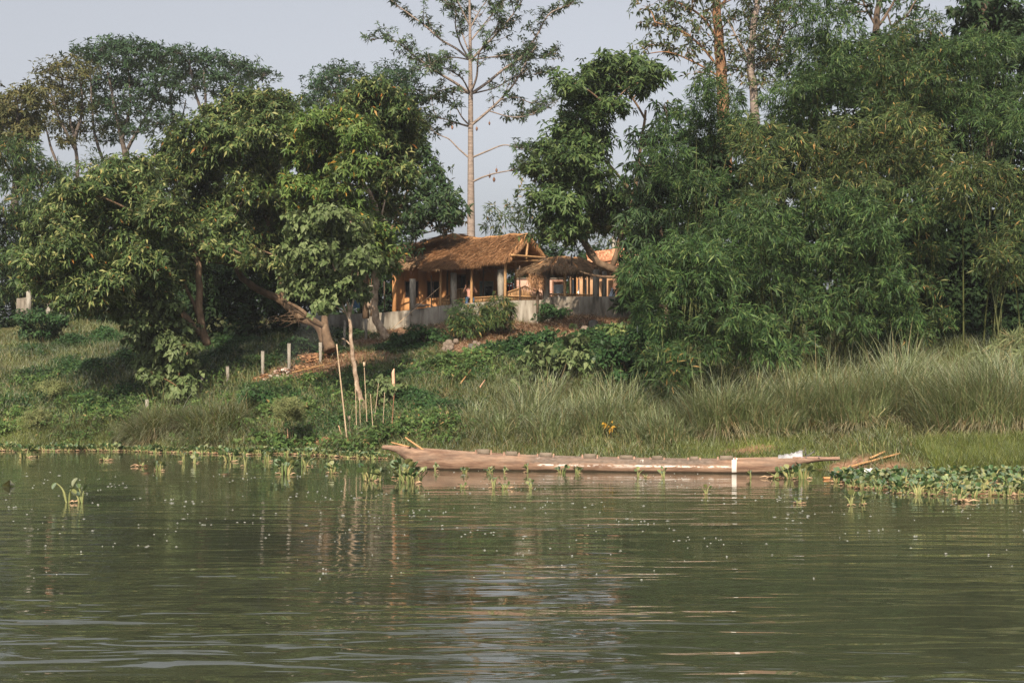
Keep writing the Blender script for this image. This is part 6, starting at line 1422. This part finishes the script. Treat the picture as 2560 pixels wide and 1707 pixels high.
def dry_stems(px, py, n, h, label, seed):
    rng = np.random.default_rng(seed); c = GP(px, py); mb = MB()
    for i in range(n):
        a = c + np.array([rng.normal(0, .14), rng.normal(0, .1), 0]); e = a + np.array([rng.normal(-.02, .12), rng.normal(0, .1), h * rng.uniform(.5, 1.05)])
        mb.tube([a, (a + e) / 2, e], [.03, .034, .022], 6)
        for k in range(3):
            q = a + (e - a) * rng.uniform(.4, 1); mb.box(q, (.09, .03, .11), rng.uniform(0, 3), .02, rng)
    o = mb.build('dead_plant', M['pinkwood'], base=c); tag(o, label, 'dead stems')
dry_stems(822, 418, 12, .66, 'pinkish broken dead stems standing in the tall grass', 811); dry_stems(812, 404, 5, .55, 'small pink seed head above the broken stems in the grass', 812)

# fallen branch with roots in front of the two-forked trunk and its cut stub
def fallen():
    b = P(318, 330, 58); t = thing('fallen_branch', 'bare fallen branch with dead twigs leaning on the forked trunk', 'branch', b); mb = MB()
    mb.tube(smooth_path([P(331, 350, 57.6), P(327, 338, 57.8), P(325, 326, 58), P(324.5, 316, 58.2)], 4), [.26, .2, .16, .13], 10)
    mb.tube(smooth_path([P(325, 326, 58), P(312, 320, 57.6), P(302, 310, 57.4), P(288, 302, 57.3)], 4), [.12, .09, .06], 8)
    mb.tube(smooth_path([P(323, 311, 58), P(325, 304, 57.8), P(327, 298, 57.6)], 3), [.1, .09, .085], 8)
    mb.build('stem', M['bark'], t, smooth=True)
    rng = np.random.default_rng(15); tw = MB()
    for i in range(15):
        a = P(rng.uniform(266, 300), rng.uniform(314, 322), 57.3); tw.tube(smooth_path([P(306, 318, 57.5), (P(306, 318, 57.5) + a) / 2 + rng.normal(0, .15, 3), a, a + np.array([rng.normal(-.2, .2), 0, rng.uniform(-.5, .1)])], 3), [.016, .004], 4)
    tw.build('twigs', M['bark'], t)
fallen()

# ------------------------------------------------------------------ water hyacinths
def hyacinth_proto(seed, n, h, spread, dead=0.0):
    rng = np.random.default_rng(seed); st = MB(); lf = MB(); dd = MB()
    for i in range(n):
        th = rng.uniform(0, 2 * np.pi); r0 = rng.uniform(0, .3) * spread; L = h * rng.uniform(.55, 1.15)
        lean = rng.uniform(.1, .75); a = np.array([math.cos(th) * r0, math.sin(th) * r0, -.01]); hd = np.array([math.cos(th), math.sin(th), 0])
        m = a + hd * L * .35 * math.sin(lean) + UP * L * .6; e = a + hd * L * math.sin(lean) + UP * L * math.cos(lean * .8)
        p = smooth_path([a, m, e], 4); st.tube(p, [.017, .022, .012, .008], 6, caps=False)
        # rounded, slightly cupped blade
        u = unit(hd * .7 + UP * rng.uniform(.2, 1.0) + rng.normal(0, .25, 3)); s = unit(np.cross(u, UP + rng.normal(0, .3, 3))); nn = np.cross(s, u)
        R = rng.uniform(.05, .082) * (h / .3) ** .5; V = [e]; kk = 9
        for j in range(kk):
            a_ = -np.pi + 2 * np.pi * j / kk; V.append(e + u * R * (1 + math.cos(a_) * 1.0) + s * R * .95 * math.sin(a_) + nn * R * .35 * math.sin(a_) ** 2)
        c = e + u * R - nn * R * .08; V = [c] + V[1:]; T = [(0, j + 1, (j + 1) % kk + 1) for j in range(kk)]
        lf.add(V, None, T)
    k = int(3 + 9 * dead)
    for i in range(k):
        th = rng.uniform(0, 2 * np.pi); a = np.array([math.cos(th), math.sin(th), 0]) * rng.uniform(0, .4) * spread; e = a + np.array([math.cos(th + 1), math.sin(th + 1), rng.uniform(0, .25)]) * rng.uniform(.08, .2)
        dd.tube([a + UP * .005, (a + e) / 2 + UP * .03, e + UP * .005], [.010, .013, .005], 5, squash=.5)
    return st, lf, dd
M['hya_leaf'] = leafmat('hyacinth_leaf', [(0, (.04, .08, .022)), (.5, (.085, .13, .04)), (1, (.24, .24, .09))], transl=.25, gloss=.07, rough=.4)
M['hya_stalk'] = leafmat('hyacinth_stalk', [(0, (.14, .18, .05)), (.6, (.24, .25, .09)), (1, (.33, .28, .12))], transl=.2)
M['hya_dead'] = roughmat('hyacinth_dead', [(.3, (.12, .06, .03)), (.7, (.42, .29, .18))], (9, 9, 9), bump=.2, island=.6)
def hy_build(seed, n, h, sp, dead):
    st, lf, dd = hyacinth_proto(seed, n, h, sp, dead)
    t = thing('water_hyacinth', 'x', 'water plant', (0, 0, 0)); st.build('stalks', M['hya_stalk'], t); lf.build('leaves', M['hya_leaf'], t); dd.build('dead_stalks', M['hya_dead'], t); return t
PRO = [hy_build(900, 6, .26, .18, .2), hy_build(901, 14, .30, .5, .5), hy_build(902, 3, .34, .14, .1), hy_build(903, 24, .30, .9, .6), hy_build(904, 5, .14, .3, 1.0)]
USED = [False] * 5
HY = [(25, 457, 1, 1.0, 'straw-stemmed clump farthest left by the shore'), (39, 456.5, 0, .9, 'small clump just right of the farthest left one'), (106, 460, 4, .9, 'tiny pale tuft alone off the left shore'), (140, 466, 4, 1.0, 'floating withered tuft left of the round one'), (159, 470, 1, .75, 'round leafy clump in the left water'), (184.5, 462, 0, .9, 'thin pair-stalked clump near the shore fringe'), (195, 463, 0, .8, 'small clump right of the pair-stalked one'),
      (231, 461, 1, .9, 'low clump at the end of the shore fringe'), (245, 466, 2, .9, 'clump with one broken pale stalk'), (267, 461, 1, .8, 'leafy clump against the shore fringe'), (284, 474, 1, 1.15, 'largest leafy clump left of the canoe bow'), (306, 466, 1, .85, 'tall pale clump behind the largest leafy one'), (333, 473, 1, .85, 'rounded clump below the canes'), (369, 480, 1, .95, 'spread clump with two tall stalks before the bow'), (381, 481, 0, .9, 'small clump touching the bow reflection'),
      (412, 482, 3, .9, 'biggest clump, right under the canoe bow'), (402, 478, 1, 1.2, 'tall bright clump hiding the canoe bow waterline'), (435, 470.5, 0, .75, 'small clump against the hull near the bow'), (464, 472.5, 1, .6, 'upright clump against the hull left half'), (490, 473.5, 1, .65, 'straggly clump against the hull below the second seat'), (504, 473, 0, .7, 'little clump against the hull beside the straggly one'), (528, 472, 0, .95, 'long-stalked clump against the hull before the white stripe'),
      (493, 488, 2, 1.0, 'single tall leaning stalk in open water'), (506, 488, 4, 1.1, 'brown rotting tuft with one round leaf'), (531, 488, 0, .75, 'small glossy clump in open water'), (463, 487, 4, .8, 'floating brown leaf scraps before the hull'), (562, 473, 1, .7, 'left half of the leafy clump below the white stripe'), (578, 473, 1, .7, 'right half of the leafy clump below the white stripe'), (638, 476, 2, .75, 'single stalk by the middle white mark'), (646, 477, 4, .7, 'dark tuft right of the middle white mark'), (664, 477, 0, .95, 'spiky clump between the two white marks'),
      (751, 478, 0, .8, 'low clump right of the tall white band'), (775, 478, 4, 1.2, 'flat tangle under the stern'), (790, 478.5, 1, .85, 'leafy clump under the stern'), (803, 478, 1, 1.0, 'tall clump at the stern end'), (706, 494, 2, .7, 'lone leaning leaf in open water below the canoe'), (799, 503, 4, .6, 'tiny curled white-tipped stalk in open water'), (851, 505, 2, .8, 'clump with a dark bud in the right water'), (862, 504, 0, .75, 'round-leaved clump right of the dark bud'), (961, 501, 4, 1.3, 'floating tuft with a bent yellow stalk'),
      (69, 502, 2, 1.15, 'nearest clump with a thick bent stalk in the left water'), (82, 502, 0, .9, 'curved low stalk of the nearest left clump')]
rh = np.random.default_rng(905)
for px, py, k, s, lab in HY:
    s = s * (.85 if 430 < px < 770 else 1.12); w = WP(px, py); lb = lab if len(lab.split()) >= 4 else lab + ' on water'
    if not USED[k]:
        USED[k] = True; o = PRO[k]; o.location = w; o.rotation_euler = (0, 0, rh.uniform(0, 6)); o.scale = (s,) * 3; o['label'] = lb
    else: o = dup(PRO[k], w, rh.uniform(0, 6), s * rh.uniform(.92, 1.08), lb)
    o['group'] = 'water hyacinths floating on the river'
def floating_leaf():
    for px, py, c, lab in ((8.5, 486, 'hya_stalk', 'pale dead leaf standing on the water at the far left'), (226, 474, 'hya_dead', 'flat pinkish leaf adrift in the left water'), (147, 473, 'hya_dead', 'flat tan leaf adrift under the round clump')):
        w = WP(px, py); mb = MB(); up = .16 if px < 20 else .04
        V = [w, w + [.08, .02, up * .6], w + [.02, .03, up], w + [-.08, 0, up * .5], w + [.16, 0, .02], w + [-.17, .03, .015]]
        mb.add(V, None, [(0, 1, 2), (0, 2, 3), (0, 4, 1), (0, 3, 5), (2, 1, 0), (3, 2, 0), (1, 4, 0), (5, 3, 0)]); o = mb.build('floating_leaf', M[c], base=w); tag(o, lab, 'leaf')
floating_leaf()
def mats():
    rng = np.random.default_rng(910)
    def patch(name, label, pts, seed, h, size):
        sts, lfs, dds = MB(), MB(), MB()
        for x, y, sc in pts:
            st, lf, dd = hyacinth_proto(int(rng.integers(1e6)), int(rng.integers(4, 9)), h * sc, .3, .15)
            a = rng.uniform(0, 6.28); R = np.array([[math.cos(a), -math.sin(a), 0], [math.sin(a), math.cos(a), 0], [0, 0, 1]])
            for src, dst in ((st, sts), (lf, lfs), (dd, dds)):
                V = np.concatenate(src.V) @ R.T + np.array([x, y, 0]); dst.add(V, np.concatenate(src.Q) if src.Q else None, np.concatenate(src.T) if src.T else None)
        o = lfs.build(name, M['hya_leaf']); tag(o, label, 'water plants', kind='stuff')
        sts.build('stalks', M['hya_stalk'], o); dds.build('dead_stalks', M['hya_dead'], o)
    pts = []
    for i in range(400):
        px = rng.uniform(836, 1060); f = np.interp(px, [836, 850, 900, 975, 1060], [484, 487, 494, 497, 495]); b = np.interp(px, [836, 880, 950, 1060], [479, 477, 476, 474])
        y = rng.uniform(b, f) if rng.uniform() < .6 else rng.uniform(b, (b + f) / 2); w = WP(px, y)
        if math.sin(px * .16 + y) * math.sin(px * .07 - y * .8) < -.35: continue
        pts.append((w[0], w[1], rng.uniform(.6, 1.1)))
    patch('water_hyacinth_mat', 'dense mat of water hyacinths along the right shore', pts, 1, .22, 1)
    pts = []
    for i in range(760):
        px = rng.uniform(-30, 385); x = (px - 512) / FPX * 46; w = .55 + .45 * math.sin(px * .21) * math.sin(px * .083 + 1); d = rng.uniform(-.3, .7) * w if px < 330 else rng.uniform(-.3, 1.9) * (w if rng.uniform() < .7 else .5); y = float(shore(x)) - d; pts.append((x * y / 46, y, rng.uniform(.4, .9) * (.6 + .6 * w)))
    patch('water_hyacinth_fringe', 'thin fringe of water weeds along the left water line', pts, 2, .2, 1)
mats()
def foam():
    rng = np.random.default_rng(920); mb = MB(); n = 1400
    py = 470 + 130 * rng.beta(1.1, 2.6, n); px = rng.uniform(-20, 1044, n)
    cl = rng.uniform(0, 1, n) < (.10 + .9 * np.clip(np.sin(px * .022 + py * .09) * np.sin(py * .21 - px * .009 + 1) * 1.6, 0, 1))
    px, py = px[cl], py[cl]; an = np.arange(7) / 7 * 2 * np.pi
    for a, b in zip(px, py):
        w = WP(a, b)
        if w[1] > float(shore(w[0])) - .6: continue
        ds = w - CA; s = ds @ CU; q = ds @ CN
        if -.3 < s < CL + .3 and abs(q) < .6: continue
        r = min(1.0, w[1] / 30) * rng.uniform(.007, .018) * (1.8 if rng.uniform() < .1 else 1); rx = r * rng.uniform(1, 2.4)
        V = [w + UP * .012] + [w + np.array([rx * math.cos(t), r * math.sin(t), .003]) for t in an]
        mb.add(V, None, [(0, j + 1, (j + 1) % 7 + 1) for j in range(7)])
    m, nt, out = newmat('foam_fleck'); p = nt.nodes.new('ShaderNodeBsdfPrincipled'); p.inputs['Base Color'].default_value = (.30, .31, .28, 1); p.inputs['Roughness'].default_value = .5; nt.links.new(p.outputs[0], out.inputs[0])
    o = mb.build('foam_flecks', m); tag(o, 'small pale foam flecks drifting on the river', 'foam', kind='stuff')
foam()

# ------------------------------------------------------------------ the person sitting under the thatch
def person():
    Y = 65.9; b = P(470, 298, Y); b[2] = 5.55
    t = thing('person', 'person in a pink shirt and blue jeans sitting with arms raised behind the bamboo railing', 'person', b)
    def skin(name, mat, verts, edges, rad, root, sub=2):
        me = bpy.data.meshes.new(name); me.from_pydata([tuple(v) for v in verts], edges, []); o = bpy.data.objects.new(name, me); COL.objects.link(o); o.parent = t
        sk = o.modifiers.new('skin', 'SKIN'); sk.use_smooth_shade = True
        for i, r in enumerate(rad): me.skin_vertices[0].data[i].radius = (r, r); me.skin_vertices[0].data[i].use_root = (i == root)
        o.modifiers.new('smooth', 'SUBSURF').levels = sub; o.modifiers['smooth'].render_levels = sub
        me.materials.append(mat); return o
    # seated, facing the river; z from the floor
    V = [(0, 0, .50), (0, 0, .66), (0, -.02, .84), (0, -.02, .98), (0, -.03, 1.06), (0, -.05, 1.14), (0, -.05, 1.24)]; R = [.13, .12, .135, .10, .05, .075, .08]
    E = [(0, 1), (1, 2), (2, 3), (3, 4), (4, 5), (5, 6)]
    def add(p, r, fr): V.append(p); R.append(r); E.append((fr, len(V) - 1)); return len(V) - 1
    for s in (-1, 1):
        a = add((s * .17, -.02, .97), .055, 3); e = add((s * .33, -.12, .80), .042, a); h = add((s * .22, -.20, 1.0), .033, e); p = add((s * .19, -.21, 1.07), .032, h)
        for k in range(4):
            f = add((s * (.16 + .02 * k), -.22, 1.125 + .008 * (k in (1, 2))), .0095, p); add((s * (.155 + .02 * k), -.195, 1.16 + .012 * (k in (1, 2))), .008, f)
        f = add((s * .15, -.23, 1.08), .010, p); add((s * .13, -.22, 1.105), .009, f)
        hp = add((s * .10, -.04, .48), .10, 0); kn = add((s * .14, -.46, .52), .075, hp); an = add((s * .14, -.44, .09), .045, kn); add((s * .14, -.60, .04), .04, an)
    skin('body', M['skin'], V, E, R, 0)
    sv = [(0, 0, .54), (0, 0, .68), (0, -.02, .84), (0, -.02, .97), (-.18, -.02, .965), (.18, -.02, .965), (-.27, -.08, .87), (.27, -.08, .87)]
    skin('shirt', M['shirt'], sv, [(0, 1), (1, 2), (2, 3), (3, 4), (3, 5), (4, 6), (5, 7)], [.155, .145, .16, .125, .075, .075, .065, .065], 0)
    jv = [(0, 0, .50), (-.10, -.04, .48), (.10, -.04, .48), (-.14, -.46, .52), (.14, -.46, .52), (-.14, -.44, .14), (.14, -.44, .14)]
    skin('jeans', M['jeans'], jv, [(0, 1), (0, 2), (1, 3), (2, 4), (3, 5), (4, 6)], [.15, .115, .115, .09, .09, .06, .06], 0)
    hv = [(0, -.02, 1.16), (0, -.02, 1.25), (0, -.04, 1.31)]
    skin('hair', M['hair'], hv, [(0, 1), (1, 2)], [.085, .1, .06], 1)
    f = MB(); f.tube([b + [0, -.12, 1.195], b + [0, -.15, 1.165]], [.012, .018], 6); f.build('nose', M['skin'], t)
    for s in (-1, 1):
        f = MB(); c = b + np.array([s * .032, -.122, 1.205]); f.tube([c + [0, .006, 0], c - [0, .006, 0]], [.013, .008], 7); f.build('eye', M['hair'], t)
        f = MB(); c = b + np.array([s * .085, -.045, 1.19]); f.tube([c - UP * .03, c, c + UP * .03], [.008, .016, .008], 6); f.build('ear', M['skin'], t)
    f = MB(); f.tube([b + [-.028, -.118, 1.135], b + [0, -.125, 1.132], b + [.028, -.118, 1.135]], [.004, .008, .004], 6); f.build('mouth', M['pinkwood'], t)
    bn = thing('bench', 'simple wooden bench under the seated person', 'bench', b); m = MB(); m.box(b + [0, .06, .345], (1.2, .35, .05)); m.build('seat', M['timber'], bn)
    for s in (-.5, .5): m = MB(); m.box(b + [s, .06, .16], (.06, .3, .32)); m.build('leg', M['timber'], bn)
person()
HAZE = True

# ------------------------------------------------------------------ thin smoke and the hazy air
def smoke():
    c = P(290, 352, 57.0); mb = MB()
    mb.tube(smooth_path([P(281, 368, 55.6), P(290, 360, 56), P(300, 348, 56.6), P(312, 336, 57), P(322, 322, 57.4), P(328, 312, 57.6)], 4), [.25, .45, .6, .7, .7, .5], 12)
    m, nt, out = newmat('smoke'); v = nt.nodes.new('ShaderNodeVolumePrincipled'); v.inputs['Color'].default_value = (.75, .8, .85, 1)
    v.inputs['Density'].default_value = .035; v.inputs['Anisotropy'].default_value = .2
    nt.links.new(v.outputs[0], out.inputs['Volume']); o = mb.build('smoke', m, base=c); tag(o, 'thin bluish smoke drifting up from the smouldering rubbish', 'smoke', kind='stuff')
smoke()
def haze():
    mb = MB(); mb.box((0, 45, 20), (260, 160, 48))
    m, nt, out = newmat('hazy_air'); v = nt.nodes.new('ShaderNodeVolumePrincipled'); v.inputs['Color'].default_value = (.80, .86, .92, 1)
    v.inputs['Density'].default_value = .0003; v.inputs['Anisotropy'].default_value = .1
    nt.links.new(v.outputs[0], out.inputs['Volume']); o = mb.build('haze', m); tag(o, 'slightly hazy morning air over the river', 'haze', kind='stuff')
if HAZE: haze()
